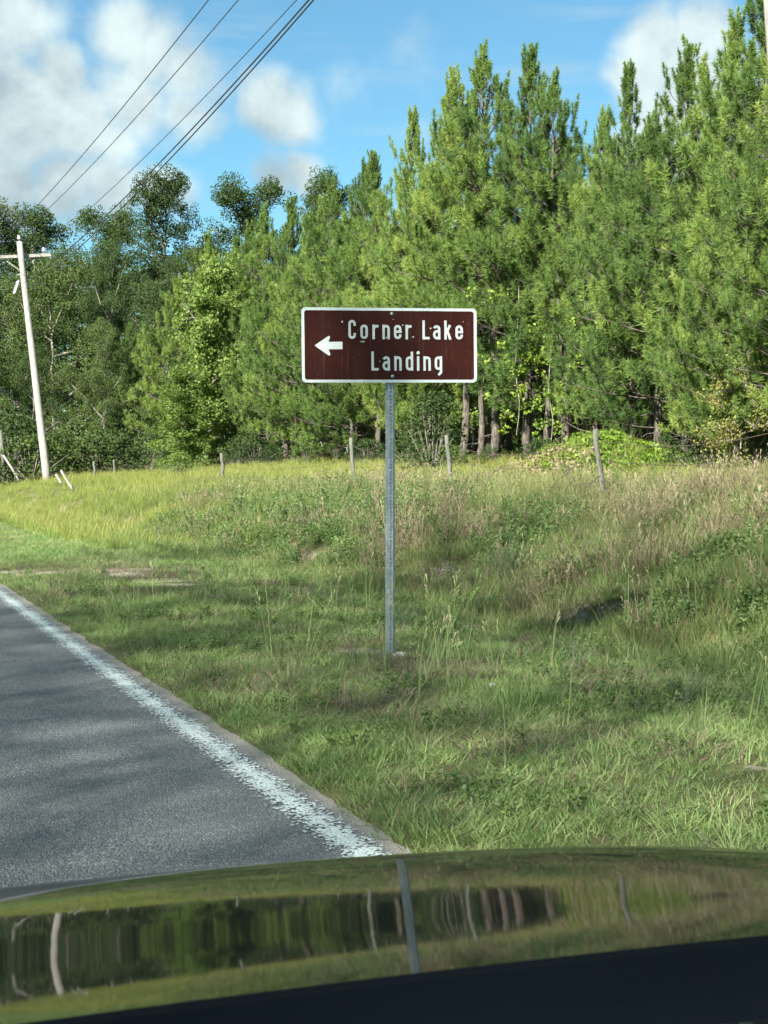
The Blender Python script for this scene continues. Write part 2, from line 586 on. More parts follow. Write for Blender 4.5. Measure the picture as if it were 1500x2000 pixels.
def bark_mat(name, a, b_, scale=6.0, stretch=0.25):
    m, nt = new_mat(name)
    out = nt.n('ShaderNodeOutputMaterial')
    pos = nt.n('ShaderNodeTexCoord').outputs['Object']
    p = nt.vmath('MULTIPLY', pos, (1, 1, stretch))
    n = nt.noise(p, scale, 6, 0.7)
    col = nt.mix(nt.ramp01(n, 0.35, 0.65), c4(a), c4(b_))
    bump = nt.n('ShaderNodeBump', {'Height': n, 'Strength': 0.8, 'Distance': 0.03})
    b = nt.n('ShaderNodeBsdfPrincipled', {'Base Color': col, 'Roughness': 0.9, 'Normal': bump})
    b.inputs['Specular IOR Level'].default_value = 0.15
    nt.set(out.inputs['Surface'], b)
    return m


M_NEEDLE = leaf_mat('pine_needles', [(0.0, (0.056, 0.102, 0.033)), (0.35, (0.108, 0.180, 0.048)), (0.7, (0.178, 0.262, 0.065)), (1.0, (0.29, 0.35, 0.088))], 0.34, 0.28, 0.30, 0.55, 0.2)
M_BARK = bark_mat('pine_bark', (0.045, 0.039, 0.033), (0.155, 0.138, 0.115), 14)
M_OAKBARK = bark_mat('grey_bark', (0.09, 0.08, 0.065), (0.30, 0.28, 0.24), 9)
M_OAK = leaf_mat('hardwood_leaves', [(0.0, (0.028, 0.052, 0.018)), (0.4, (0.050, 0.085, 0.027)), (0.75, (0.082, 0.122, 0.037)), (1.0, (0.14, 0.175, 0.055))], 0.30, 0.2, 0.25, 0.6, 0.15)
M_GUM = leaf_mat('bright_green_leaves', [(0.0, (0.075, 0.14, 0.032)), (0.5, (0.135, 0.21, 0.048)), (1.0, (0.23, 0.29, 0.07))], 0.4, 0.25, 0.8, 0.5, 0.3)
M_VINE = leaf_mat('vine_leaves', [(0.0, (0.11, 0.20, 0.03)), (0.5, (0.19, 0.29, 0.04)), (1.0, (0.28, 0.35, 0.06))], 0.4, 0.25, 1.2, 0.5, 0.3)
M_TURN = leaf_mat('turning_leaves', [(0.0, (0.09, 0.16, 0.035)), (0.55, (0.18, 0.22, 0.05)), (0.8, (0.28, 0.22, 0.075)), (1.0, (0.36, 0.21, 0.10))], 0.35, 0.35, 0.9, 0.55, 0.3)
M_DRYLEAF = leaf_mat('dead_leaves_and_twigs', [(0.0, (0.20, 0.16, 0.10)), (1.0, (0.36, 0.30, 0.19))], 0.2, 0.2, 1.0)


# ------------------------------------------------------------------ pine trees
def norm(a):
    return a / (np.linalg.norm(a, axis=-1, keepdims=True) + 1e-9)


def needle_tufts(C, A, n, length, width, r, B, LS):
    """C (K,3) tuft bases, A (K,3) shoot axes -> verts, tris, tint"""
    K = len(C)
    A = norm(A)
    ref = norm(r.normal(size=(K, 3)))
    u = norm(np.cross(A, ref))
    w = np.cross(A, u)
    s = r.uniform(0, 1, (K, n))
    th = r.uniform(0, 2 * np.pi, (K, n))
    ph = r.uniform(R(5), R(105), (K, n)) * (1.1 - 0.45 * s)
    base = C[:, None, :] + A[:, None, :] * (s * 0.16)[..., None]
    d = (A[:, None, :] * np.cos(ph)[..., None] + (u[:, None, :] * np.cos(th)[..., None] + w[:, None, :] * np.sin(th)[..., None]) * np.sin(ph)[..., None])
    d[..., 2] -= 0.10 * r.uniform(0, 1, (K, n))
    L = length * r.uniform(0.7, 1.15, (K, n)) * LS[:, None]
    side = norm(np.cross(d, r.normal(size=(K, n, 3)))) * width
    v = np.stack([base - side, base + side, base + d * L[..., None]], 2).reshape(-1, 3)
    t = np.arange(K * n * 3).reshape(-1, 3)
    tint = np.repeat(np.clip(B + r.normal(0, 0.14, K), 0, 1), n * 3)
    return v, t, tint


def make_pine(seed, H=11.5, rad=2.2, low=0.14, n_needle=56, sparse=1.0):
    r = np.random.default_rng(seed)
    tb = MB()
    zs = np.linspace(0, H, 16)
    wob = np.cumsum(r.normal(0, 0.05, (16, 2)), axis=0)
    trunk = np.column_stack([wob[:, 0], wob[:, 1], zs])
    trunk[0, :2] = 0
    r0 = 0.0105 * H + 0.02
    tr = r0 * (1 - 0.93 * (zs / H) ** 0.9)
    tr[0] *= 1.25
    tb.tube(trunk, tr, 8)

    def tpos(z):
        return np.array([np.interp(z, zs, trunk[:, 0]), np.interp(z, zs, trunk[:, 1]), z])

    C, A, B = [], [], []
    z = low * H
    az0 = r.uniform(0, 6.28)
    while z < H - 0.25:
        f = (z - low * H) / (H * (1 - low))
        prof = min(1.0, 1.3 * (1 - f) ** 0.9) * (0.70 + 0.30 * min(1, f * 4)) * (1 - 0.30 * float(sstep(0.75, 0.9, f))) + 0.05
        nb = r.integers(4, 7)
        az0 += r.uniform(0.4, 1.2)
        for b in range(nb):
            if r.uniform() > 0.90 * sparse:
                continue
            bt = np.clip(r.normal(0.45, 0.22), 0, 1)
            az = az0 + b * 2 * np.pi / nb + r.normal(0, 0.25)
            L = rad * prof * (r.uniform(0.55, 1.25) if f < 0.7 else r.uniform(0.3, 1.5))
            pit0 = R(2) + R(46) * f ** 1.5 + R(16) * float(sstep(0.75, 0.9, f)) + r.normal(0, 0.12)
            pit1 = pit0 + R(18) + R(30) * f + r.normal(0, 0.12)
            p = tpos(z + r.uniform(-0.1, 0.1))
            pts = [p]
            ns = 6
            for k in range(ns):
                pt = pit0 + (pit1 - pit0) * k / (ns - 1)
                a2 = az + r.normal(0, 0.1)
                p = p + np.array([math.cos(a2) * math.cos(pt), math.sin(a2) * math.cos(pt), math.sin(pt)]) * L / ns
                pts.append(p)
            pts = np.array(pts)
            tb.tube(pts, np.linspace(0.008 + 0.009 * L, 0.004, ns + 1), 4, cap=False)
            tang = norm(np.gradient(pts, axis=0))
            # side shoots
            nsh = max(3, int(L * 4.0))
            for k in range(nsh):
                s = r.uniform(0.28, 0.97)
                i = s * ns
                i0 = min(int(i), ns - 1)
                q0 = pts[i0] + (pts[i0 + 1] - pts[i0]) * (i - i0)
                t0 = tang[i0]
                sd = norm(np.cross(t0, [0, 0, 1.0])) * r.choice([-1, 1])
                dr = norm(t0 * 0.6 + sd * r.uniform(0.2, 0.9) + np.array([0, 0, r.uniform(0.2, 0.9)]))
                sl = r.uniform(0.15, 0.55) * (0.5 + 0.5 * L / rad)
                q1 = q0 + dr * sl
                dr2 = norm(dr * 0.6 + np.array([0, 0, 1.0]))
                q2 = q1 + dr2 * sl * 0.6
                tb.tube(np.array([q0, q1, q2]), [0.008, 0.006, 0.004], 3, cap=False)
                C += [q1, q2]
                A += [dr2, dr2]
            C += [pts[-1] - tang[-1] * 0.1, pts[-2]]
            A += [tang[-1] + np.array([0, 0, 0.3]), tang[-2]]
            B += [bt] * (len(C) - len(B))
        z += r.uniform(0.30, 0.52) * (1.0 - 0.30 * f)
    # leader candle
    for dz in np.arange(-0.7, 0.05, 0.16):
        C.append(tpos(H + dz))
        A.append(np.array([r.normal(0, 0.1), r.normal(0, 0.1), 1.0]))
    # dead snags under the crown
    for k in range(9):
        z = r.uniform(0.06, low + 0.08) * H
        az = r.uniform(0, 6.28)
        L = r.uniform(0.3, 0.9)
        p = tpos(z)
        d = np.array([math.cos(az), math.sin(az), r.uniform(-0.2, 0.25)])
        tb.tube(np.array([p, p + d * L * 0.6, p + d * L + [0, 0, -0.08]]), [0.014, 0.009, 0.003], 3, cap=False)
    B += [0.45] * (len(C) - len(B))
    C, A = np.array(C), np.array(A)
    v, t, tint = needle_tufts(C, A, n_needle, 0.205, 0.0092, r, np.array(B), 1.05 - 0.5 * sstep(0.7, 1.0, C[:, 2] / H))
    return {'trunk': tb.mesh('trunk', M_BARK, True), 'crown': mesh_np('crown', v, t, M_NEEDLE, False, {'tint': tint}), 'H': H}


def leaves(C, rad, n, size, r, flat=0.75, up=0.5):
    """leaf quads (folded diamond) scattered in clumps round centres C"""
    K = len(C)
    d = norm(r.normal(size=(K, n, 3)))
    rr = np.cbrt(r.uniform(0.15, 1, (K, n)))
    off = d * rr[..., None] * np.asarray(rad).reshape(-1, 1, 1)
    off[..., 2] *= flat
    P = (C[:, None, :] + off).reshape(-1, 3)
    N = norm(r.normal(size=P.shape) + np.array([0, 0, up]) + off.reshape(-1, 3) * 0.6)
    u = norm(np.cross(N, r.normal(size=P.shape)))
    w = np.cross(N, u)
    L = size * r.uniform(0.6, 1.25, (len(P), 1))
    v = np.stack([P - u * L * 0.5, P + w * L * 0.33 + N * L * 0.08, P + u * L * 0.5, P - w * L * 0.33 + N * L * 0.08], 1).reshape(-1, 3)
    i = np.arange(len(P))[:, None] * 4
    q = i + np.array([[0, 1, 2, 3]])
    tint = np.repeat(np.repeat(np.clip(r.normal(0.45, 0.2, K), 0, 1), n) * 0.6 + r.uniform(0, 0.4, K * n), 4)
    return v, q, tint


def make_hardwood(seed, H=17, rad=5.0, base=0.22, n_leaf=120, leaf=0.125, limbs=16, clump=0.62, mat=None, top_open=0.0, bark=None, trunk_r=None, limb=1.0):
    r = np.random.default_rng(seed)
    tb = MB()
    zs = np.linspace(0, H * 0.93, 14)
    wob = np.cumsum(r.normal(0, 0.013 * H, (14, 2)), axis=0)
    trunk = np.column_stack([wob[:, 0], wob[:, 1], zs])
    trunk[0, :2] = 0
    r0 = trunk_r or 0.016 * H
    tb.tube(trunk, np.maximum(r0 * (1 - (zs / H) ** 0.8), 0.02), 8)
    C = []
    for k in range(limbs):
        f = (k + r.uniform(0, 0.9)) / limbs
        z = H * (base + (0.9 - base) * f)
        p = np.array([np.interp(z, zs, trunk[:, 0]), np.interp(z, zs, trunk[:, 1]), z])
        az = k * 2.4 + r.normal(0, 0.4)
        prof = math.sin(math.pi * min(1, 0.18 + 0.80 * f)) ** 0.6
        L = rad * prof * r.uniform(0.65, 1.15)
        pit = R(8) + R(45) * f + r.normal(0, 0.15)
        pts = [p]
        for s in range(6):
            az += r.normal(0, 0.16)
            pit += r.normal(0.03, 0.12)
            p = p + np.array([math.cos(az) * math.cos(pit), math.sin(az) * math.cos(pit), math.sin(pit)]) * L / 6
            pts.append(p)
        pts = np.array(pts)
        tb.tube(pts, np.linspace((0.016 + 0.016 * L) * limb, 0.012 * limb, 7), 5, cap=False)
        tang = norm(np.gradient(pts, axis=0))
        for s in range(int(6 + L * 1.2)):
            i0 = r.integers(1, 6)
            q0 = pts[i0]
            dr = norm(tang[i0] * 0.5 + r.normal(0, 0.75, 3) + np.array([0, 0, 0.35]))
            sl = r.uniform(0.5, 1.5) * (0.35 + 0.13 * rad)
            q1 = q0 + dr * sl * 0.5
            q2 = q1 + norm(dr + r.normal(0, 0.3, 3)) * sl * 0.5
            tb.tube(np.array([q0, q1, q2]), [0.022, 0.014, 0.006], 3, cap=False)
            C += [q2, q1 + r.normal(0, 0.15, 3)]
        C.append(pts[-1])
    for k in range(6):
        C.append(trunk[-1] + r.normal(0, 0.5, 3) * [1, 1, 0.6] + [0, 0, 0.1 * k])
    C = np.array(C)
    v, q, tint = leaves(C, r.uniform(0.6, 1.2, len(C)) * clump, n_leaf, leaf, r)
    return {'trunk': tb.mesh('trunk', bark or M_OAKBARK, True), 'crown': mesh_np('crown', v, q, mat or M_OAK, False, {'tint': tint}), 'H': H}


def make_shrub(seed, H=1.8, rad=1.1, n_clump=90, n_leaf=26, leaf=0.10, mat=None, low=0.05):
    r = np.random.default_rng(seed)
    tb = MB()
    C = []
    for k in range(n_clump):
        az = r.uniform(0, 6.28)
        z = H * (low + (1 - low) * r.uniform(0, 1) ** 0.8)
        f = z / H
        rr = rad * math.sqrt(r.uniform(0.05, 1)) * (1 - f ** 3) ** 0.6
        p = np.array([math.cos(az) * rr, math.sin(az) * rr, z])
        C.append(p)
        if k % 3 == 0:
            b = np.array([math.cos(az) * 0.12, math.sin(az) * 0.12, 0])
            m = (b + p) / 2 + np.array([0, 0, 0.15 * H * 0.3])
            tb.tube(np.array([b * 0.4, m, p]), [0.022, 0.014, 0.005], 4, cap=False)
    C = np.array(C)
    v, q, tint = leaves(C, r.uniform(0.14, 0.30, len(C)) * (0.6 + 0.3 * H), n_leaf, leaf, r)
    return {'trunk': tb.mesh('stem', M_OAKBARK, True), 'crown': mesh_np('foliage', v, q, mat or M_OAK, False, {'tint': tint}), 'H': H}


def place(proto, name, label, cat, loc, H, group=None, rz=None, wide=1.0, part=('trunk', 'crown'), tilt=(0, 0)):
    s = H / proto['H']
    o = thing(name, label, cat, tuple(loc), (tilt[0], tilt[1], random.uniform(0, 6.28) if rz is None else rz), group, (s * wide, s * wide, s))
    link(part[0], proto['trunk'], o)
    link(part[1], proto['crown'], o)
    return o


PINES = [make_pine(21, 11.5, 2.6, 0.11), make_pine(22, 11.5, 2.3, 0.15), make_pine(23, 11.5, 2.8, 0.10), make_pine(24, 11.5, 2.4, 0.2, sparse=0.85), make_pine(27, 11.5, 2.5, 0.30, sparse=0.92)]
PINE_FULL = [make_pine(25, 9.0, 2.8, 0.08, 56), make_pine(26, 9.0, 2.6, 0.11, 56)]


def pine_height(px, top, p):
    depth = (p - EYE) @ FWD
    return EYE[2] + (HORIZON - top) / F_PX * depth - p[2]


ORD = 'first second third fourth fifth sixth seventh eighth ninth tenth eleventh twelfth thirteenth fourteenth fifteenth sixteenth seventeenth eighteenth nineteenth twentieth'.split()
ORD += ['twenty-first', 'twenty-second', 'twenty-third', 'twenty-fourth']

# edge row: (pixel x of the tree, pixel y of its tip, distance, prototype, width factor)
EDGE = [(1478, -60, 31.5, 0, 1.05), (1425, 70, 33.5, 'f0', .95), (1338, 105, 34.5, 3, 1.0), (1240, 150, 37.5, 1, .95), (1290, 250, 34.5, 'f1', 1.0),
        (1165, 235, 40.5, 2, .85), (1105, 165, 42.5, 4, 1.0), (1036, 112, 43.5, 0, .95), (966, 122, 45.5, 4, 1.05), (902, 160, 47.5, 4, 1.0),
        (862, 195, 49.0, 2, .85), (797, 230, 52.0, 1, .85), (745, 318, 54.0, 0, 1.0), (705, 330, 57.0, 2, .95), (655, 375, 58.0, 'f0', .95),
        (610, 390, 62.0, 1, 1.0), (560, 400, 64.5, 0, 1.0), (522, 420, 67.0, 'f1', .95), (480, 450, 69.5, 2, 1.0), (448, 480, 73.0, 0, 1.0),
        (1395, 330, 30.5, 'f1', .9), (1475, 300, 28.5, 'f0', .9), (1225, 520, 35.5, 1, .8), (1070, 330, 43.0, 4, .95), (935, 330, 46.5, 4, 1.0), (820, 400, 49.5, 'f1', 1.0),
        (690, 480, 55.0, 'f0', 1.0), (575, 520, 60.5, 'f1', 1.0), (465, 560, 69.0, 'f0', 1.0), (520, 560, 64.0, 'f1', .9), (1560, -40, 29.0, 2, 1.0), (1650, -80, 27.5, 0, 1.0), (1600, 250, 26.5, 'f1', 1.0)]
n_edge = {True: 0, False: 0}
for px, top, depth, k, wd in sorted(EDGE):
    p = on_ground(px, depth)
    pr = PINE_FULL[int(k[1])] if isinstance(k, str) else PINES[k]
    if isinstance(k, str):
        lab, grp = 'bushy shorter pine, %s along the plantation edge from the bright sweetgum', 'bushy pines along the plantation edge'
    else:
        lab, grp = 'tall pointed pine, %s along the plantation edge from the bright sweetgum', 'pointed pines along the plantation edge'
    lab = lab % ORD[n_edge[isinstance(k, str)]]
    n_edge[isinstance(k, str)] += 1
    place(pr, 'pine_tree', lab, 'tree', p, pine_height(px, top, p), grp, wide=wd, tilt=(random.gauss(0, .02), random.gauss(0, .02)))

# the plantation behind: rows parallel to the road
for row, X in enumerate([20.6, 23.2, 26.0, 29.5]):
    y = 20.0 + random.uniform(0, 2)
    while y < 86:
        x = X + random.uniform(-0.5, 0.5)
        p = np.array([x, y, float(hgt(x, y))])
        u, v_, d_ = project(p)
        if -150 < u < 1750:
            # keep the skyline of the edge row: rows behind stay just below it
            H = random.uniform(7.6, 9.4) + (0.3 * row if u < 1100 else -0.2)
            place(random.choice(PINES[:4] if row > 1 else PINES[3:]), 'pine_tree', 'pine standing in the shade behind the plantation edge row', 'tree', p, H,
                  'pines behind the plantation edge row', wide=random.uniform(0.85, 1.05))
        y += random.uniform(2.6, 3.8) if row < 2 else random.uniform(3.4, 5.0)

for row, X in enumerate([33.5, 38.5]):
    y = 22.0 + random.uniform(0, 2)
    while y < 100:
        x = X + random.uniform(-1, 1)
        place(random.choice(PINE_FULL), 'pine_tree', 'pine deep in the shaded plantation', 'tree', np.array([x, y, float(hgt(x, y))]), random.uniform(8.0, 9.6), 'pines deep in the plantation', wide=1.2)
        y += random.uniform(3.6, 4.6)


def deep_wood():
    # the wood goes on: one dense mass of leaves far behind the pines
    r = np.random.default_rng(99)
    n = 2300
    X, Y = r.uniform(43, 48, n), r.uniform(18, 128, n)
    Z = hgt(X, Y) + 8.5 * r.uniform(0, 1, n) ** 1.5
    X2, Y2 = r.uniform(8, 50, 1700), r.uniform(118, 126, 1700)
    Z2 = hgt(X2, Y2) + 16 * r.uniform(0, 1, 1700) ** 1.2
    C = np.concatenate([np.column_stack([X, Y, Z]), np.column_stack([X2, Y2, Z2])])
    v, q, t = leaves(C, r.uniform(0.7, 1.5, len(C)), 34, 0.42, r)
    tag(link('far_woodland', mesh_np('far_woodland', v, q, M_OAK, False, {'tint': t})), 'dark woodland closing the view deep behind the pines', 'woodland', None, 'stuff')


deep_wood()

# ------------------------------------------------------------------ hardwoods
HW = [make_hardwood(41, 17, 4.2, 0.30, limbs=17), make_hardwood(42, 17, 5.2, 0.12, limbs=20), make_hardwood(43, 17, 3.4, 0.40, 100, limbs=15),
      make_hardwood(44, 10, 4.2, 0.05, 120, 0.10, 20, 0.55)]
for px, top, depth, k, wd, lab in [
        (298, 318, 92, 0, .92, 'tallest dark hardwood with dense upright crown behind the power lines'),
        (190, 385, 97, 2, 1.05, 'thin-crowned hardwood with sky gaps beside the tallest hardwood'),
        (55, 398, 100, 0, 1.15, 'broad dark hardwood behind the utility pole top'),
        (-60, 380, 98, 1, 1.0, 'tall dark hardwood past the utility pole crossarm'),
        (235, 470, 84, 1, .75, 'dark hardwood with pale leaning limbs under the power lines'),
        (520, 335, 92, 2, 1.15, 'flat-topped open hardwood rising behind the pine row'),
        (635, 325, 90, 0, .8, 'rounded hardwood crown peeping over the pine row'),
        (120, 520, 80, 3, 1.0, 'dense rounded hardwood just right of the utility pole'),
        (20, 560, 82, 3, 1.05, 'dense dark hardwood just left of the utility pole'),
        (300, 560, 80, 3, .8, 'bushy hardwood in front of the tallest hardwood'),
        (195, 640, 72, 3, .8, 'low dark hardwood beside the fence line'),
        (75, 690, 72, 3, .9, 'low spreading hardwood behind the utility pole foot'),
        (-40, 700, 70, 3, .9, 'low leafy hardwood by the braced corner post'),
        (360, 480, 88, 1, .7, 'dark hardwood where the pine row begins'),
        (410, 500, 100, 1, .6, 'distant hardwood in the sky gap'),
        (-160, 420, 90, 1, 1.0, 'wide hardwood at the far end of the road bend')]:
    p = on_ground(px, depth)
    place(HW[k], 'hardwood_tree', lab, 'tree', p, pine_height(px, top, p), None, wide=wd)
p = on_ground(404, 82)
place(PINES[3], 'pine_tree', 'lone small pine tip in the sky gap left of the pine row', 'tree', p, pine_height(404, 465, p), None, wide=0.8)
p = on_ground(345, 70)
place(PINE_FULL[0], 'pine_tree', 'blue-green pine between the hardwoods and the bright sweetgum', 'tree', p, pine_height(345, 560, p), None)
p = on_ground(255, 74)
place(PINES[2], 'pine_tree', 'slim pine at the dark gap in the hardwoods', 'tree', p, pine_height(262, 640, p), None)

GUM = make_hardwood(51, 9, 1.9, 0.04, 40, 0.15, 26, 0.40, M_GUM, trunk_r=0.07)
p = on_ground(405, 66)
place(GUM, 'sweetgum_tree', 'tall bright green sweetgum at the end of the pine row', 'tree', p, pine_height(405, 500, p))
p = on_ground(350, 62)
place(GUM, 'sweetgum_tree', 'shorter bright green leafy tree spreading down to the grass', 'tree', p, pine_height(350, 720, p), wide=1.6)

# shade trees along the other side of the road, behind the driver's left shoulder
SHADE = make_hardwood(61, 18, 5.0, 0.12, 2, 0.125, 28, 3.2, trunk_r=0.07, limb=0.3)
SH2 = make_hardwood(62, 18, 4.6, 0.08, 2, 0.125, 28, 3.2, trunk_r=0.07, limb=0.3)
SH3 = make_hardwood(63, 18.3, 4.8, 0.66, 3, 0.125, 22, 1.9, trunk_r=0.07, limb=0.3)  # extra row added out of view, high crowns only, to shade the bank
k = 0
for X, y0, y1 in ((-10.5, -24, 8.8), (-15.5, -28, 4.0)):
    y = y0
    while y < y1:
        k += 1
        p = (X + random.uniform(-1.2, 1.2), y, 0.0)
        place([SHADE, SH2][k % 2], 'roadside_tree', 'roadside hardwood shading the lane from across the road', 'tree', p, random.uniform(17.2, 18.6), 'shade trees across the road')
        y += random.uniform(2.5, 3.1)
y = -24.0
while y < 8.8:
    place(SH3, 'roadside_tree', 'bare-stemmed roadside hardwood with a high crown across the road', 'tree', (-11.5 + random.uniform(-.8, .8), y, 0.0), random.uniform(17.6, 18.6), 'high-crowned trees across the road')
    y += random.uniform(2.8, 3.6)

# ------------------------------------------------------------------ understory
SHR = [make_shrub(71, 1.8, 1.1), make_shrub(72, 2.4, 1.0, 110), make_shrub(73, 1.4, 1.3, 90)]
SHR_G = [make_shrub(74, 2.2, 1.2, 110, 26, 0.11, M_GUM), make_shrub(75, 1.3, 1.0, 80, 26, 0.10, M_GUM)]
SHR_T = make_shrub(76, 2.6, 1.1, 130, 22, 0.09, M_TURN, 0.28)
p = on_ground(1450, 28.0)
place(make_hardwood(77, 2.8, 1.1, 0.22, 26, 0.075, 16, 0.22, M_TURN, trunk_r=0.04), 'turning_sapling', 'small sapling with orange and yellow turning leaves under the pines', 'tree', p, pine_height(1450, 715, p), part=('trunk', 'crown'))
p = on_ground(845, 42.0)
place(SHR[1], 'leafy_shrub', 'dark round-leaved shrub between the sign post and a bare pine trunk', 'shrub', p, pine_height(845, 770, p), part=('stem', 'foliage'), wide=1.1)
p = on_ground(600, 55)
place(SHR_G[0], 'leafy_shrub', 'light green shrub at the foot of the pine row', 'shrub', p, pine_height(600, 850, p), part=('stem', 'foliage'))
p = on_ground(345, 56)
place(SHR_G[1], 'leafy_shrub', 'low yellow-green bush spilling into the tall grass', 'shrub', p, pine_height(345, 885, p), part=('stem', 'foliage'))
for n_s, (px, top, depth) in enumerate(sorted([(-30, 800, 68), (30, 815, 66), (150, 830, 68), (185, 845, 66), (110, 850, 65), (240, 860, 66), (295, 850, 66), (330, 870, 64), (430, 860, 64), (470, 855, 62), (500, 860, 61),
                       (60, 855, 64), (215, 845, 70), (275, 800, 72)])):
    p = on_ground(px, depth)
    place(random.choice(SHR), 'leafy_shrub', 'dark undergrowth shrub, %s along the hardwood edge from the braced corner post' % ORD[n_s], 'shrub', p, pine_height(px, top, p), 'undergrowth shrubs along the hardwoods', part=('stem', 'foliage'), wide=1.3)
for n_s, (px, top, depth) in enumerate(sorted([(530, 870, 60), (650, 865, 56), (720, 860, 52), (800, 850, 47), (960, 872, 45.5), (1060, 860, 40), (1300, 850, 34), (1370, 845, 31), (1490, 835, 28.5), (880, 868, 46)])):
    p = on_ground(px, depth)
    place(random.choice(SHR + SHR_G), 'leafy_shrub', 'small shrub under the edge pines, %s along from the bright sweetgum' % ORD[n_s], 'shrub', p, pine_height(px, top, p), 'shrubs under the edge pines', part=('stem', 'foliage'), wide=1.1)


def vine_mound():
    r = np.random.default_rng(81)
    o = thing('vine_mound', 'bright yellow-green vines sprawling over a low brush mound behind the fence', 'vines', (MOUND[0], MOUND[1], float(hgt(MOUND[0], MOUND[1]))))
    C = []
    for k in range(420):
        a, rr = r.uniform(0, 6.28), 2.1 * math.sqrt(r.uniform(0, 1))
        x, y = MOUND[0] + math.cos(a) * rr * 1.1, MOUND[1] + math.sin(a) * rr
        C.append((x - MOUND[0], y - MOUND[1], float(hgt(x, y)) - o.location.z + r.uniform(0.0, 0.18)))
    C = np.array(C)
    s = C @ np.array([RGT[0], RGT[1], 0])
    dry = (s < -0.75 + r.normal(0, 0.5, len(C)))
    v, q, t = leaves(C[~dry], 0.20, 26, 0.10, r, 0.7, 1.0)
    link('vine_foliage', mesh_np('vine_foliage', v, q, M_VINE, False, {'tint': t}), o)
    v, q, t = leaves(C[dry], 0.20, 26, 0.09, r, 0.6, 0.6)
    link('dead_brush', mesh_np('dead_brush', v, q, M_DRYLEAF, False, {'tint': t}), o)


vine_mound()


def vine_drape(px, y0, y1, depth, n, seed, w, lab):
    r = np.random.default_rng(seed)
    a, b = at(px, y1, depth), at(px, y0, depth)
    C = [a + (b - a) * s + RGT * r.normal(0, w) + np.array([r.normal(0, .2), r.normal(0, .2), 0]) for s in r.uniform(0, 1, n)]
    C = np.array(C)
    o = thing('climbing_vine', lab, 'vines', tuple(a), group='vines climbing the edge pines')
    v, q, t = leaves(C - a, 0.15, 16, 0.10, r, 1.0, 0.4)
    link('vine_foliage', mesh_np('vine_foliage', v, q, M_VINE, False, {'tint': t}), o)
    mb = MB()
    pts = np.array([[math.sin(k) * .05, math.cos(k * 1.7) * .05, (b - a)[2] * k / 9] for k in range(10)])
    mb.tube(pts, 0.012, 4)
    mb.build('vine_stem', M_OAKBARK, o)


vine_drape(1010, 560, 850, 42.0, 50, 1, .5, 'long yellow-green vine draping a pine right of the sign panel')
vine_drape(1075, 600, 880, 41.0, 40, 2, .35, 'yellow-green vine hanging to the ground beside the long vine')
vine_drape(1180, 600, 740, 38.0, 30, 3, .35, 'short yellow-green vine on a trunk above the vine mound')
vine_drape(650, 440, 520, 58.0, 22, 4, .5, 'small yellow-green vine high in the pines above the sign panel')


# ------------------------------------------------------------------ grasses and weeds (one "stuff" object for each kind)
def blades(r, n, hmin, hmax, spread, width, bend, seg=3, heads=0.0, lean=0.3):
    V, T, AL, TI = [], [], [], []
    k = 0
    for b in range(n):
        a = r.uniform(0, 6.28)
        rr = spread * math.sqrt(r.uniform())
        base = np.array([math.cos(a) * rr, math.sin(a) * rr, -0.015])
        az = a + r.normal(0, 0.9)
        out = np.array([math.cos(az), math.sin(az), 0])
        h = r.uniform(hmin, hmax)
        bd = bend * r.uniform(0.2, 1.6)
        ln = lean * r.uniform(0, 1)
        sd = np.array([-out[1], out[0], 0])
        sd = sd * math.cos(0.6) + out * math.sin(r.uniform(-1, 1))
        sd /= np.linalg.norm(sd)
        ti = np.clip(r.normal(0.45, 0.22), 0, 1)
        w = width * r.uniform(0.7, 1.3)
        vs = []
        for s in range(seg + 1):
            t = s / seg
            p = base + out * h * (ln * t + bd * t * t) + np.array([0, 0, h * (t - 0.35 * bd * t * t)])
            if s < seg:
                ww = w * (1 - 0.65 * t)
                vs += [p - sd * ww / 2, p + sd * ww / 2]
                AL += [t, t]
            else:
                vs.append(p)
                AL.append(1.0)
        V += vs
        TI += [ti] * len(vs)
        for s in range(seg - 1):
            i = k + 2 * s
            T += [(i, i + 1, i + 3), (i, i + 3, i + 2)]
        i = k + 2 * (seg - 1)
        T.append((i, i + 1, i + 2))
        k += len(vs)
        if r.uniform() < heads:
            tip = vs[-1]
            d = norm(tip - (vs[-2] + vs[-3]) / 2)
            for g in range(5):
                q = tip - d * h * 0.05 * g
                o2 = norm(r.normal(size=3)) * 0.030 + d * 0.035
                V += [q, q + o2 + sd * 0.006, q + o2 - sd * 0.006]
                AL += [1, 1, 1]
                TI += [1, 1, 1]
                T.append((k, k + 1, k + 2))
                k += 3
    return np.array(V), np.array(T), AL, TI


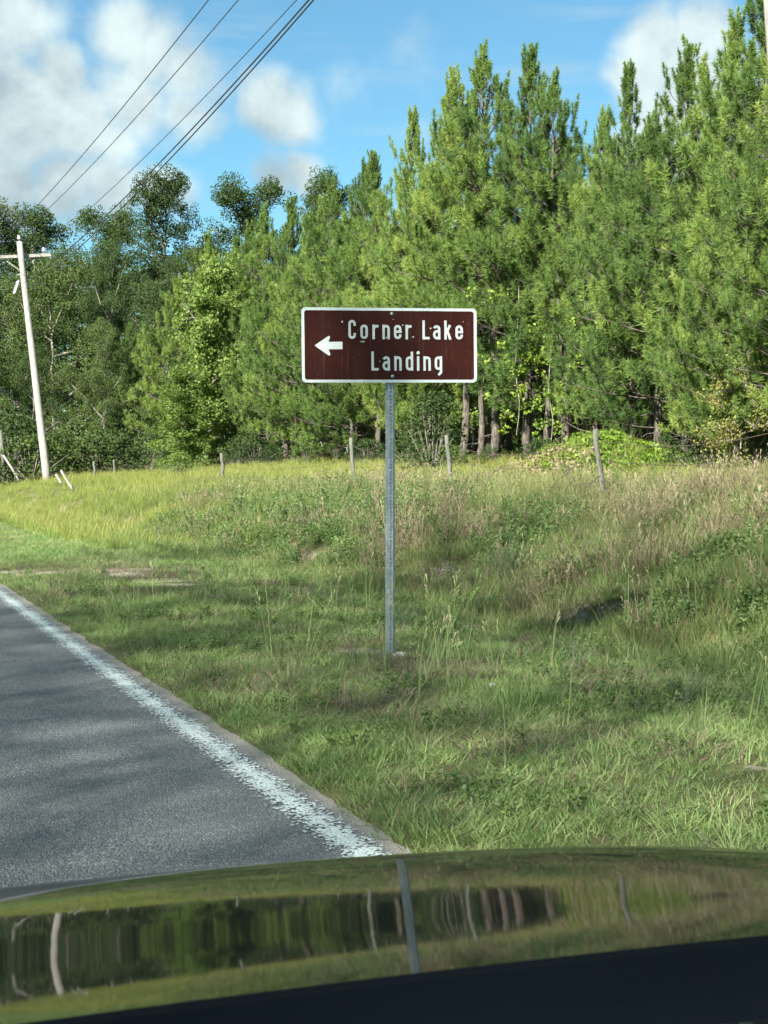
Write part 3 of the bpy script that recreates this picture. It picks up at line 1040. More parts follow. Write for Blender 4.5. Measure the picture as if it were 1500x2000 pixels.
def weed(r, n_stem, h, leaf, spread, n_leaf):
    V, T, AL, TI, k = [], [], [], [], 0
    for s in range(n_stem):
        a = r.uniform(0, 6.28)
        base = np.array([math.cos(a), math.sin(a), 0]) * spread * r.uniform(0, 1)
        d = norm(np.array([math.cos(a) * 0.35, math.sin(a) * 0.35, 1.0]) + r.normal(0, 0.15, 3))
        hh = h * r.uniform(0.5, 1.1)
        ti = np.clip(r.normal(0.45, 0.2), 0, 1)
        sd = norm(np.cross(d, r.normal(size=3))) * 0.0035
        V += [base - sd, base + sd, base + d * hh]
        AL += [0, 0, 1]
        TI += [ti] * 3
        T.append((k, k + 1, k + 2))
        k += 3
        for l in range(n_leaf):
            t = r.uniform(0.15, 1)
            p = base + d * hh * t
            o = norm(r.normal(size=3) * [1, 1, 0.45] + np.array([0, 0, 0.25]))
            u = norm(np.cross(o, r.normal(size=3)))
            L = leaf * r.uniform(0.6, 1.2)
            V += [p, p + o * L * 0.5 + u * L * 0.24, p + o * L, p + o * L * 0.5 - u * L * 0.24]
            AL += [t] * 4
            TI += [np.clip(ti + r.normal(0, 0.12), 0, 1)] * 4
            T += [(k, k + 1, k + 2), (k, k + 2, k + 3)]
            k += 4
    return np.array(V), np.array(T), AL, TI


def protos(fn, n, mat, seed, *a, **kw):
    out = []
    for i in range(n):
        V, T, AL, TI = fn(np.random.default_rng(seed + i), *a, **kw)
        out.append(bpy.data.objects.new('tuft', mesh_np('tuft', V, T, mat, False, {'along': AL, 'tint': TI})))
    return out


def scatter(name, label, cat, P, idx, rot, scl, protos_):
    """one object whose points carry copies of the tufts"""
    me = bpy.data.meshes.new(name)
    me.vertices.add(len(P))
    me.vertices.foreach_set('co', np.asarray(P, dtype=np.float32).ravel())
    for k, typ, dat, fld in (('idx', 'INT', idx, 'value'), ('rot', 'FLOAT_VECTOR', rot, 'vector'), ('scl', 'FLOAT_VECTOR', scl, 'vector')):
        a = me.attributes.new(k, typ, 'POINT')
        a.data.foreach_set(fld, np.asarray(dat, dtype=np.int32 if typ == 'INT' else np.float32).ravel())
    me.update()
    me.materials.append(protos_[0].data.materials[0])
    o = link(name, me)
    tag(o, label, cat, None, 'stuff')
    g = bpy.data.node_groups.new(name, 'GeometryNodeTree')
    g.interface.new_socket('Geometry', in_out='INPUT', socket_type='NodeSocketGeometry')
    g.interface.new_socket('Geometry', in_out='OUTPUT', socket_type='NodeSocketGeometry')
    gi, go = g.nodes.new('NodeGroupInput'), g.nodes.new('NodeGroupOutput')
    iop = g.nodes.new('GeometryNodeInstanceOnPoints')
    jn = g.nodes.new('GeometryNodeJoinGeometry')
    for pr in protos_:
        oi = g.nodes.new('GeometryNodeObjectInfo')
        oi.inputs['Object'].default_value = pr
        oi.inputs['As Instance'].default_value = True
        g.links.new(oi.outputs['Geometry'], jn.inputs[0])

    def named(nm, typ):
        nd = g.nodes.new('GeometryNodeInputNamedAttribute')
        nd.data_type = typ
        nd.inputs['Name'].default_value = nm
        return nd.outputs['Attribute']
    g.links.new(gi.outputs[0], iop.inputs['Points'])
    g.links.new(jn.outputs[0], iop.inputs['Instance'])
    iop.inputs['Pick Instance'].default_value = True
    g.links.new(named('idx', 'INT'), iop.inputs['Instance Index'])
    e2r = g.nodes.new('FunctionNodeEulerToRotation')
    g.links.new(named('rot', 'FLOAT_VECTOR'), e2r.inputs[0])
    g.links.new(e2r.outputs[0], iop.inputs['Rotation'])
    g.links.new(named('scl', 'FLOAT_VECTOR'), iop.inputs['Scale'])
    g.links.new(iop.outputs[0], go.inputs[0])
    md = o.modifiers.new('scatter', 'NODES')
    md.node_group = g
    return o


def sample(n_per, x0, x1, y0, y1, dens, seed, margin=260):
    r = np.random.default_rng(seed)
    n = int((x1 - x0) * (y1 - y0) * n_per)
    X, Y = r.uniform(x0, x1, n), r.uniform(y0, y1, n)
    Z = hgt(X, Y)
    u, v, d = project(np.column_stack([X, Y, Z]))
    ok = (d > 3.2) & (u > -margin) & (u < 1500 + margin) & (r.uniform(0, 1, n) < dens(X, Y, d))
    return X[ok], Y[ok], Z[ok], r


def strew(name, label, cat, prs, parts, size, tilt=0.12):
    P, I, Ro, Sc = [], [], [], []
    for X, Y, Z, r in parts:
        n = len(X)
        P.append(np.column_stack([X, Y, Z]))
        I.append(r.integers(0, len(prs), n))
        Ro.append(np.column_stack([r.normal(0, tilt, n), r.normal(0, tilt, n), r.uniform(0, 6.28, n)]))
        s = size(X, Y, r)
        Sc.append(np.column_stack([s, s, s * r.uniform(0.8, 1.25, n)]))
    return scatter(name, label, cat, np.concatenate(P), np.concatenate(I), np.concatenate(Ro), np.concatenate(Sc), prs)


M_LAWN = leaf_mat('verge_grass_blades', [(0.0, (0.115, 0.195, 0.065)), (0.3, (0.165, 0.265, 0.09)), (0.55, (0.235, 0.325, 0.12)), (0.8, (0.33, 0.36, 0.165)), (1.0, (0.41, 0.37, 0.22))], 0.38, 0.42, 0.9)
M_TALL = leaf_mat('tall_grass_blades', [(0.0, (0.09, 0.155, 0.05)), (0.45, (0.15, 0.225, 0.075)), (0.8, (0.23, 0.28, 0.105)), (1.0, (0.35, 0.33, 0.16))], 0.35, 0.3, 0.4, tip=(0.27, 0.25, 0.11))
M_SUNNY = leaf_mat('meadow_grass_blades', [(0.0, (0.13, 0.20, 0.045)), (0.45, (0.21, 0.28, 0.06)), (0.8, (0.31, 0.33, 0.095)), (1.0, (0.40, 0.37, 0.16))], 0.4, 0.25, 0.25, tip=(0.34, 0.31, 0.12))
M_DRY = leaf_mat('dry_stalks', [(0.0, (0.085, 0.066, 0.048)), (0.5, (0.165, 0.132, 0.088)), (1.0, (0.30, 0.25, 0.16))], 0.15, 0.25, 0.7)
M_WEED = leaf_mat('weed_leaves', [(0.0, (0.07, 0.125, 0.04)), (0.5, (0.115, 0.185, 0.06)), (1.0, (0.18, 0.24, 0.085))], 0.33, 0.3, 0.6)
M_BLUE = leaf_mat('blue_green_blades', [(0.0, (0.06, 0.10, 0.06)), (1.0, (0.16, 0.21, 0.13))], 0.25, 0.2, 0.6)

LAWN = protos(blades, 6, M_LAWN, 100, 24, 0.02, 0.07, 0.08, 0.0040, 0.8, lean=1.0)
TUFT = protos(blades, 4, M_LAWN, 120, 20, 0.08, 0.22, 0.05, 0.0042, 0.5, lean=0.5)
STEM = protos(blades, 4, M_LAWN, 140, 4, 0.30, 0.62, 0.04, 0.0050, 0.12, seg=4, heads=0.5, lean=0.2)
MEDI = protos(blades, 5, M_TALL, 160, 26, 0.12, 0.34, 0.10, 0.008, 0.5, lean=0.5)
TALL = protos(blades, 5, M_TALL, 180, 24, 0.30, 0.75, 0.12, 0.008, 0.3, seg=4, heads=0.3, lean=0.3)
SUNG = protos(blades, 5, M_SUNNY, 200, 28, 0.22, 0.60, 0.16, 0.013, 0.4, seg=3, heads=0.2, lean=0.35)
DRYS = protos(blades, 5, M_DRY, 220, 22, 0.22, 0.62, 0.10, 0.0055, 0.25, seg=3, heads=0.6, lean=0.55)
THATCH = protos(blades, 4, M_DRY, 240, 16, 0.06, 0.18, 0.09, 0.005, 1.2, lean=1.4)
WEED = protos(weed, 5, M_WEED, 260, 8, 0.18, 0.038, 0.08, 12)
FENNEL = protos(weed, 4, M_WEED, 280, 7, 0.50, 0.036, 0.10, 40)
SPIKY = protos(blades, 3, M_BLUE, 300, 40, 0.35, 0.7, 0.08, 0.010, 0.5, lean=0.5)


def bare(X, Y):
    return 1 - np.clip((sandness(X, Y) + 0.9 * (fbm(X * 9, Y * 9, 31) - 0.5) - 0.42) * 2.6, 0, 0.93)


def d_lawn(X, Y, d):
    cl = 0.32 + 1.1 * sstep(0.34, 0.64, fbm(X * 2.4, Y * 2.4, 41))
    return np.where(X < 1.93 + 0.10 * fbm(Y * 6, X * 0, 77), 0, 1) * bare(X, Y) * cl * (1 - sstep(5.6, 7.0, X)) * np.clip(1.25 - d / 30, 0.45, 1)


lawn = strew('verge_grass', 'short patchy green verge grass beside the asphalt', 'grass', LAWN,
             [sample(460, 1.9, 7.0, 3.0, 15, d_lawn, 1), sample(170, 1.9, 7.0, 15, 34, d_lawn, 2), sample(45, 1.9, 6, 34, 80, lambda X, Y, d: np.where(X < 2.1, 0, .8), 3)],
             lambda X, Y, r: r.uniform(0.55, 1.25, len(X)) * (1 + 0.45 * sstep(12, 25, Y)) * (1 + 0.5 * sstep(0.55, 0.8, fbm(X * 1.3, Y * 1.3, 43))))
strew('verge_tufts', 'taller green grass tufts standing out of the verge', 'grass', TUFT,
      [sample(26, 2.15, 7.0, 3.0, 20, lambda X, Y, d: bare(X, Y) * sstep(0.50, 0.75, fbm(X * 1.4, Y * 1.4, 51)), 4)],
      lambda X, Y, r: r.uniform(0.5, 1.15, len(X)))
strew('seed_stems', 'thin upright grass stems with seed heads in the verge', 'grass', STEM,
      [sample(13, 2.6, 7.0, 3.5, 16, lambda X, Y, d: bare(X, Y) * sstep(0.45, 0.7, fbm(X * .8, Y * .8, 57)) * sstep(2.4, 4.0, X), 5)],
      lambda X, Y, r: r.uniform(0.6, 1.1, len(X)))
strew('dead_thatch', 'dead straw lying among the verge grass', 'straw', THATCH,
      [sample(70, 2.03, 8.5, 3.0, 22, lambda X, Y, d: 0.08 + 0.92 * sstep(0.52, 0.74, fbm(X * 1.7, Y * 1.7, 61)), 6), sample(110, 5.2, 8.5, 5, 32, lambda X, Y, d: scarp(X, Y), 66)],
      lambda X, Y, r: r.uniform(0.6, 1.3, len(X)))
strew('low_weeds', 'low broadleaf weeds on the verge and ditch bank', 'weeds', WEED,
      [sample(26, 2.2, 5.5, 3.0, 20, lambda X, Y, d: bare(X, Y) * sstep(0.5, 0.7, fbm(X * 1.9, Y * 1.9, 67)), 7),
       sample(40, 5.2, 11, 5, 34, lambda X, Y, d: bare(X, Y) * sstep(0.40, 0.62, fbm(X * .9, Y * .9, 69)), 8)],
      lambda X, Y, r: r.uniform(0.4, 0.8, len(X)) + 0.6 * sstep(5.4, 7, X))
strew('bank_grass', 'uneven green grass on the ditch bank', 'grass', MEDI,
      [sample(95, 5.0, 11.5, 5, 22, lambda X, Y, d: bare(X, Y) * sstep(5.0, 6.4, X) * (0.45 + 0.8 * fbm(X * 1.1, Y * 1.1, 71)), 9),
       sample(55, 4.2, 11.5, 22, 44, lambda X, Y, d: bare(X, Y) * sstep(4.4, 6.4, X) * (0.45 + 0.8 * fbm(X * 1.1, Y * 1.1, 71)), 10)],
      lambda X, Y, r: r.uniform(0.55, 1.15, len(X)) * (0.75 + 0.35 * sstep(7, 10, X)) * (1 - 0.55 * scarp(X, Y)))
strew('tall_bank_grass', 'tall seeding grass along the fence line', 'grass', TALL,
      [sample(46, 8.0, 13.0, 8, 36, lambda X, Y, d: sstep(8.0, 10.2, X + 1.5 * (fbm(X * .7, Y * .7, 73) - .5)), 11)],
      lambda X, Y, r: r.uniform(0.35, 0.8, len(X)))
strew('dry_weed_stalks', 'brown dry weed stalks on the upper bank', 'weeds', DRYS,
      [sample(60, 5.6, 12.5, 5, 34, lambda X, Y, d: sstep(0.46, 0.66, fbm(X * .75, Y * .75, 81)) * sstep(5.6, 7.5, X) * (1 - scarp(X, Y)) * (0.15 + 0.7 * sstep(22, 14, Y)), 12)],
      lambda X, Y, r: r.uniform(0.5, 1.15, len(X)))
strew('feathery_weeds', 'dark feathery weeds at the top of the bank', 'weeds', FENNEL,
      [sample(9, 7.5, 13, 6, 36, lambda X, Y, d: sstep(0.48, 0.7, fbm(X * .6, Y * .6, 91)), 13)],
      lambda X, Y, r: r.uniform(0.6, 1.3, len(X)))
strew('meadow_grass', 'yellow-green meadow grass between the fence and the trees', 'grass', SUNG,
      [sample(26, 11.0, 19.5, 9, 45, lambda X, Y, d: sstep(11, 12.2, X) * 0.9, 14),
       sample(15, 2.4, 20, 43, 84, lambda X, Y, d: sstep(2.6, 4.0, X), 15),
       sample(24, 4.0, 11, 26, 44, lambda X, Y, d: 0.25 + 0.75 * sstep(27, 38, Y + 4 * (fbm(X * .5, Y * .5, 95) - .5)), 16),
       sample(2.5, 20, 34, 14, 90, lambda X, Y, d: 0.5 + 0 * X, 17)],
      lambda X, Y, r: r.uniform(0.32, 0.75, len(X)))
pts = np.array([ground_hit(x, y) for x, y in [(1005, 1120), (985, 1135), (1440, 1010), (790, 1225), (1335, 1380), (1130, 1310)]])
rr = np.random.default_rng(5)
scatter('spiky_clumps', 'blue-green arching grass clumps in the ditch bank', 'grass', pts, [0, 1, 2, 0, 1, 2], np.column_stack([np.zeros((6, 2)), rr.uniform(0, 6, 6)]),
        np.repeat(np.array([[.95], [.8], [.6], [.5], [.45], [.4]]), 3, 1), SPIKY)


# ------------------------------------------------------------------ simple materials
def flat_mat(name, col, rough=0.6, metal=0.0, var=0.15, scale=8.0, spec=0.5, bump=0.0, stretch=(1, 1, 1)):
    m, nt = new_mat(name)
    out = nt.n('ShaderNodeOutputMaterial')
    pos = nt.vmath('MULTIPLY', nt.n('ShaderNodeTexCoord').outputs['Object'], stretch)
    n = nt.noise(pos, scale, 6, 0.65)
    lo, hi = tuple(c * (1 - var) for c in col), tuple(min(1, c * (1 + var)) for c in col)
    cc = nt.mix(nt.ramp01(n, 0.3, 0.7), c4(lo), c4(hi))
    ins = {'Base Color': cc, 'Roughness': nt.ramp01(n, 0.2, 0.8, max(0.02, rough - 0.1), min(1, rough + 0.1)), 'Metallic': metal}
    if bump:
        ins['Normal'] = nt.n('ShaderNodeBump', {'Height': n, 'Strength': bump, 'Distance': 0.01})
    b = nt.n('ShaderNodeBsdfPrincipled', ins)
    b.inputs['Specular IOR Level'].default_value = spec
    nt.set(out.inputs['Surface'], b)
    return m


M_POLE = flat_mat('weathered_pole_wood', (0.29, 0.285, 0.255), 0.85, 0, 0.36, 5.0, 0.2, 0.6, (6, 6, 0.5))
M_POST = flat_mat('weathered_fence_wood', (0.115, 0.118, 0.10), 0.9, 0, 0.4, 7.0, 0.2, 0.8, (5, 5, 0.6))
M_PORC = flat_mat('insulator_porcelain', (0.62, 0.63, 0.62), 0.25, 0, 0.08)
M_WIRE = flat_mat('dark_cable', (0.035, 0.037, 0.04), 0.6, 0, 0.1)
M_STEEL = flat_mat('galvanised_steel', (0.36, 0.41, 0.42), 0.45, 0.75, 0.18, 25, 0.5, 0.1)
M_RUST = flat_mat('rusty_wire', (0.12, 0.09, 0.07), 0.8, 0.3, 0.2)
M_WHITE = flat_mat('reflective_white_sheeting', (0.53, 0.60, 0.59), 0.4, 0, 0.04, 30)
M_STONE = flat_mat('pale_concrete', (0.45, 0.44, 0.41), 0.9, 0, 0.2, 12, 0.2, 0.6)


def brown_mat():
    m, nt = new_mat('brown_sign_sheeting')
    out = nt.n('ShaderNodeOutputMaterial')
    pos = nt.n('ShaderNodeTexCoord').outputs['Object']
    n = nt.noise(pos, 3.0, 5, 0.6)
    n2 = nt.noise(pos, 60.0, 3, 0.6)
    col = nt.mix(n, (0.027, 0.0064, 0.0046, 1), (0.037, 0.0090, 0.0064, 1))
    col = nt.mix(nt.ramp01(n2, 0.66, 0.74, 0, 0.35), col, (0.22, 0.16, 0.13, 1))
    st = nt.noise(nt.vmath('MULTIPLY', pos, (14, 1, 0.8)), 3.0, 4, 0.6)
    col = nt.mix(nt.ramp01(st, 0.55, 0.75, 0, 0.25), col, (0.12, 0.07, 0.055, 1))
    b = nt.n('ShaderNodeBsdfPrincipled', {'Base Color': col, 'Roughness': 0.42})
    b.inputs['Specular IOR Level'].default_value = 0.14
    nt.set(out.inputs['Surface'], b)
    return m


# ------------------------------------------------------------------ fence
def build_fence():
    posts = [(1163, 838, 1182, 1004, 22.6), (872, 850, 886, 985, 28.4), (685, 855, 695, 972, 33.4), (432, 885, 439, 962, 44.0), (222, 898, 225, 938, 62.0), (183, 901, 187, 945, 58.0),
             (1640, 770, 1655, 1060, 17.4), (74, 912, 75, 935, 80.0), (55, 915, 56, 936, 88.0), (60, 918, 61, 936, 90)]
    o = thing('wire_fence', 'old leaning wooden post fence with sagging wires along the bank top', 'fence', tuple(on_ground(685, 33.4)))
    base = np.array(o.location)
    tops = []
    for k, (xt, yt, xb, yb, d) in enumerate(posts):
        b, t = at(xb, yb, d), at(xt, yt, d)
        g = float(hgt(b[0], b[1])) - 0.12
        if b[2] > g:
            b = t + (b - t) * ((t[2] - g) / (t[2] - b[2]))
        mb = MB()
        n = 7
        r = np.random.default_rng(k)
        pts = np.array([b + (t - b) * s for s in np.linspace(0, 1, n)])
        pts[1:-1] += r.normal(0, 0.008, (n - 2, 3))
        mb.tube(pts - base, np.linspace(0.050, 0.040, n) * r.uniform(0.85, 1.1), 9)
        mb.build('post', M_POST, o, True)
        if k < 5 or k == 6:
            tops.append((d, b, t))
    tops.sort(key=lambda a: a[0])
    for f in (0.42, 0.66, 0.88):
        mb = MB()
        for (d0, b0, t0), (d1, b1, t1) in zip(tops[:-1], tops[1:]):
            p0, p1 = b0 + (t0 - b0) * f, b1 + (t1 - b1) * f
            s = np.linspace(0, 1, 14)[:, None]
            pts = p0 + (p1 - p0) * s
            pts[:, 2] -= (0.22 if f > .8 else 0.15) * 4 * (s * (1 - s))[:, 0]
            pts += 0.055 * norm(EYE - p0) * [1, 1, 0]
            mb.tube(pts - base, 0.004, 4)
        mb.build('wire', M_RUST, o)


build_fence()


def stake(name, label, cat, p0, p1, r0, r1, mat, seed):
    o_loc = p0
    r = np.random.default_rng(seed)
    mb = MB()
    n = 6
    pts = np.array([p0 + (p1 - p0) * s for s in np.linspace(0, 1, n)]) - o_loc
    pts[1:-1] += r.normal(0, 0.006, (n - 2, 3))
    mb.tube(pts, np.linspace(r0, r1, n), 8)
    o = mb.build(name, mat, None, True, tuple(o_loc))
    tag(o, label, cat)
    return o


stake('broken_stake', 'long pale stake leaning in the grass right of the utility pole', 'stake', at(143, 958, 52), at(119, 919, 52), 0.045, 0.04, M_POLE, 1)
stake('broken_stake', 'short pale stub leaning next to the utility pole foot', 'stake', at(121, 945, 54), at(109, 926, 54), 0.045, 0.04, M_POLE, 2)
t = thing('corner_post', 'grey corner post with a diagonal brace left of the utility pole', 'post', tuple(at(8, 938, 63)))
b0 = np.array(t.location)
mb = MB()
mb.tube(np.array([at(8, 940, 63), at(5, 885, 63), at(0, 840, 63)]) - b0, [0.10, 0.09, 0.085], 9)
mb.build('post', M_POST, t, True)
mb = MB()
mb.tube(np.array([at(37, 938, 62.5), at(20, 910, 62.8), at(3, 884, 63)]) - b0, [0.045, 0.045, 0.045], 7)
mb.build('brace', M_POLE, t, True)


# fallen brush sticks at the fence line
for k, (x0, y0, x1, y1, d, lab) in enumerate([(1042, 985, 1160, 875, 23.4, 'long bare stick leaning against the nearest fence post'),
                                              (1140, 955, 1172, 930, 22.2, 'short bare twig at the nearest fence post'),
                                              (400, 960, 445, 1005, 38, 'dark dead branch lying on the sunny bank slope'),
                                              (905, 940, 965, 1000, 25, 'thin dark dead branch in the tall grass beyond the sign post'),
                                              (1195, 905, 1250, 940, 25, 'thin arching twig in front of the vine mound')]):
    o = stake('dead_branch', lab, 'branch', at(x0, y0, d), at(x1, y1, d), 0.012, 0.006, M_RUST, 30 + k)


# ------------------------------------------------------------------ utility poles and lines
def utility_pole(label, base, top, arm_y=None):
    o = thing('utility_pole', label, 'utility pole', tuple(base), group=None)
    ax = np.asarray(top) - np.asarray(base)
    L = np.linalg.norm(ax)
    ax = ax / L
    mb = MB()
    mb.tube(np.array([ax * s * L for s in np.linspace(-0.02, 1, 14)]), np.linspace(0.17, 0.115, 14), 14)
    mb.build('shaft', M_POLE, o, True)
    side = np.array([1.0, 0.05, 0.055])
    side = norm(side - ax * (side @ ax))
    fwd = np.cross(side, ax)
    M = np.eye(4)
    M[:3, 0], M[:3, 1], M[:3, 2] = side, fwd, ax

    def loc(s, f, u):
        return side * s + fwd * f + ax * u
    arm = L - 0.55
    A = M.copy()
    A[:3, 3] = loc(0, -0.18, arm)
    mb = MB()
    mb.box((-1.22, -0.05, -0.06), (1.22, 0.05, 0.06), A)
    mb.build('crossarm', M_POLE, o)
    for sgn in (-1, 1):
        mb = MB()
        mb.tube(np.array([loc(sgn * 0.70, -0.25, arm - 0.03), loc(sgn * 0.10, -0.2, arm - 0.55)]), 0.025, 6)
        mb.build('brace', M_POLE, o)
    ins = []
    for s, f, u in ((-1.05, -0.18, arm + 0.06), (0.0, 0.0, L), (0.95, -0.18, arm + 0.06)):
        A = M.copy()
        A[:3, 3] = loc(s, f, u)
        mb = MB()
        mb.lathe([(0.015, -0.05), (0.015, 0.10), (0.07, 0.10), (0.075, 0.14), (0.045, 0.16), (0.06, 0.19), (0.045, 0.24), (0.0, 0.26)], 12, A)
        mb.build('insulator', M_PORC, o, True)
        ins.append(np.asarray(base) + loc(s, f, u + 0.24))
    # fuse cut-out hanging on the road side, below the arm
    A = M.copy()
    A[:3, 3] = loc(-0.32, -0.05, arm - 1.25)
    A = A @ np.array(Matrix.Rotation(R(25), 4, 'Y'))
    mb = MB()
    prof = [(0.0, -0.28), (0.05, -0.28)]
    for k in range(6):
        z = -0.24 + 0.085 * k
        prof += [(0.04, z), (0.075, z + 0.03), (0.04, z + 0.06)]
    prof += [(0.035, 0.30), (0.0, 0.30)]
    mb.lathe(prof, 12, A)
    mb.build('fuse_cutout', M_PORC, o, True)
    mb = MB()
    mb.tube(np.array([loc(-0.10, 0, arm - 0.75), loc(-0.25, 0, arm - 0.78)]), 0.035, 6)
    mb.build('spool', M_STEEL, o)
    mb = MB()
    mb.tube(np.array([loc(-0.28, 0, arm - 1.0), loc(0.0, 0, arm - 1.05)]), 0.02, 6)
    mb.build('bracket', M_STEEL, o)
    for u in (arm - 1.05, arm - 1.30):
        mb = MB()
        mb.lathe([(0.125, -0.025), (0.128, 0.0), (0.125, 0.025)], 14, np.block([[M[:3, :3], loc(0, 0, u)[:, None]], [np.zeros((1, 3)), 1]]))
        mb.build('band', M_STEEL, o)
    ins.append(np.asarray(base) + loc(0.16, -0.02, arm - 1.0))
    ins.append(np.asarray(base) + loc(0.18, 0.0, arm - 1.28))
    return ins


DA = 61.0
baseA, topA = on_ground(93, DA), at(38, 472, DA)
insA = utility_pole('leaning grey wooden utility pole with crossarm standing in the sunny grass', baseA, topA)
e0 = at(1489, 0, 14.5) + RGT * 0.155
e1 = at(1499, 135, 14.5) + RGT * 0.155
dirB = (e0 - e1) / (e0[2] - e1[2])
gB = float(hgt(*(e0 + dirB * (0.6 - e0[2]))[:2]))
baseB = e0 + dirB * (gB - 0.05 - e0[2])
topB = e0 + dirB * (11.3 - e0[2])
insB = utility_pole('grey wooden utility pole rising past the bank in front of the tallest pine', baseB, topB)
baseC = np.array([8.6, 113.0, float(hgt(8.6, 113))])
insC = utility_pole('far utility pole of the same line beyond the hardwoods', baseC, baseC + np.array([-.4, 0, 9.8]))

WIRE_LAB = ['power line on the road-side arm end', 'power line running from pole top to pole top', 'power line on the field-side arm end',
            'upper thick communication cable below the crossarms', 'lower thick communication cable below the crossarms']
for k, (x_top, rad) in enumerate([(405, .011), (465, .011), (580, .010), (602, .017), (614, .016)]):
    a, b, c = insA[k], insB[k].copy(), insC[k]
    # where in plan does the span cross the picture column x_top at the top of the frame, and how high is it there
    best = None
    for t in np.linspace(0.02, 0.98, 400):
        p = a + (b - a) * t
        u, v, d = project(p)
        if best is None or abs(u - x_top) < best[0]:
            best = (abs(u - x_top), t, d, p)
    _, t0, d0, p0 = best
    h_need = at(x_top, 0, d0)[2]
    sag = 0.55 if k < 3 else 0.75
    b[2] = a[2] + (h_need - a[2] + 4 * sag * t0 * (1 - t0)) / t0
    pts = []
    for t in np.linspace(0, 1, 60):
        p = a + (b - a) * t
        p[2] -= 4 * sag * t * (1 - t)
        pts.append(p)
    pts = pts[::-1]
    for t in np.linspace(0, 1, 40)[1:]:
        p = a + (c - a) * t
        p[2] -= 4 * 0.9 * t * (1 - t)
        pts.append(p)
    mb = MB()
    mb.tube(np.array(pts) - a, rad, 6)
    o = mb.build('overhead_cable', M_WIRE, None, True, tuple(a))
    tag(o, WIRE_LAB[k], 'cable')


# ------------------------------------------------------------------ road sign
def arc(cx, cy, rx, ry, a0, a1, n=9):
    return [(cx + rx * math.cos(R(a)), cy + ry * math.sin(R(a))) for a in np.linspace(a0, a1, n)]


def glyphs():
    r = 18.5
    g = {}
    g['C'] = [[(47.5, 96), (47.5, 111)] + arc(29, 111, r, r, 0, 180) + arc(29, 29, r, r, 180, 360) + [(47.5, 44)]]
    g['o'] = [arc(29, 78, r, r, 0, 180) + arc(29, 29, r, r, 180, 360) + [(47.5, 78), (47.5, 80)]]
    g['r'] = [[(10.5, 0), (10.5, 106)], [(10.5, 66), (13, 80), (20, 90), (30, 94.5), (46, 95)]]
    g['n'] = [[(10.5, 0), (10.5, 106)], [(10.5, 70)] + arc(29, 77, r, r, 180, 0) + [(47.5, 0)]]
    g['e'] = [[(47.5, 36), (47.5, 29)] + arc(29, 29, r, r, 0, -180) + arc(29, 77, r, r, 180, 0) + [(47.5, 55.5)], [(10.5, 55.5), (58, 55.5)]]
    g['L'] = [[(10.5, 139), (10.5, 0)], [(10.5, 10), (54, 10)]]
    g['a'] = [[(47.5, 0), (47.5, 77)] + arc(29, 77, r, r, 0, 165), [(47.5, 60), (30, 60)] + arc(29, 35, r, 25, 95, 265) + [(34, 10), (47.5, 16)]]
    g['k'] = [[(10.5, 0), (10.5, 139)], [(12, 40), (45, 106)], [(24, 62), (46.5, 0)]]
    g['d'] = [[(47.5, 0), (47.5, 139)], [(47.5, 77)] + arc(29, 77, r, r, 0, 180) + arc(29, 29, r, r, 180, 360) + [(47.5, 30)]]
    g['i'] = [[(9, 0), (9, 106)], 'dot']
    g['g'] = [[(47.5, 106), (47.5, -6), (45, -16), (38, -23), (27, -30)], [(47.5, 77)] + arc(29, 77, r, r, 0, 180) + arc(29, 33, r, r, 180, 360) + [(47.5, 34)]]
    return g


def stroke(mb, pts, w, y0, y1):
    """flat ribbon of width w along pts (panel plane x,z), standing from depth y0 to y1 (towards -y)"""
    P = [np.array(pts[0], float)]
    for p in pts[1:]:
        if np.linalg.norm(np.array(p) - P[-1]) > 1e-5:
            P.append(np.array(p, float))
    P = np.array(P)
    n = len(P)
    seg = norm(P[1:] - P[:-1])
    tan = np.zeros_like(P)
    tan[0], tan[-1] = seg[0], seg[-1]
    tan[1:-1] = norm(seg[:-1] + seg[1:])
    nor = np.column_stack([-tan[:, 1], tan[:, 0]])
    mit = np.ones(n)
    mit[1:-1] = 1 / np.maximum(0.6, (nor[1:-1] * np.column_stack([-seg[:-1, 1], seg[:-1, 0]])).sum(1))
    Lp, Rp = P + nor * (w / 2 * mit)[:, None], P - nor * (w / 2 * mit)[:, None]
    v = []
    for i in range(n):
        v += [(Lp[i, 0], y0, Lp[i, 1]), (Rp[i, 0], y0, Rp[i, 1]), (Lp[i, 0], y1, Lp[i, 1]), (Rp[i, 0], y1, Rp[i, 1])]
    q = []
    for i in range(n - 1):
        a, b = 4 * i, 4 * i + 4
        q += [(a + 2, a + 3, b + 3, b + 2), (a, a + 2, b + 2, b), (a + 3, a + 1, b + 1, b + 3)]
    q += [(0, 1, 3, 2), (4 * n - 4, 4 * n - 2, 4 * n - 1, 4 * n - 3)]
    mb.add(np.array(v), np.array(q))


def rrect(w, h, r, n=7):
    return arc(w / 2 - r, h / 2 - r, r, r, 0, 90, n) + arc(-w / 2 + r, h / 2 - r, r, r, 90, 180, n) + arc(-w / 2 + r, -h / 2 + r, r, r, 180, 270, n) + arc(w / 2 - r, -h / 2 + r, r, r, 270, 360, n)


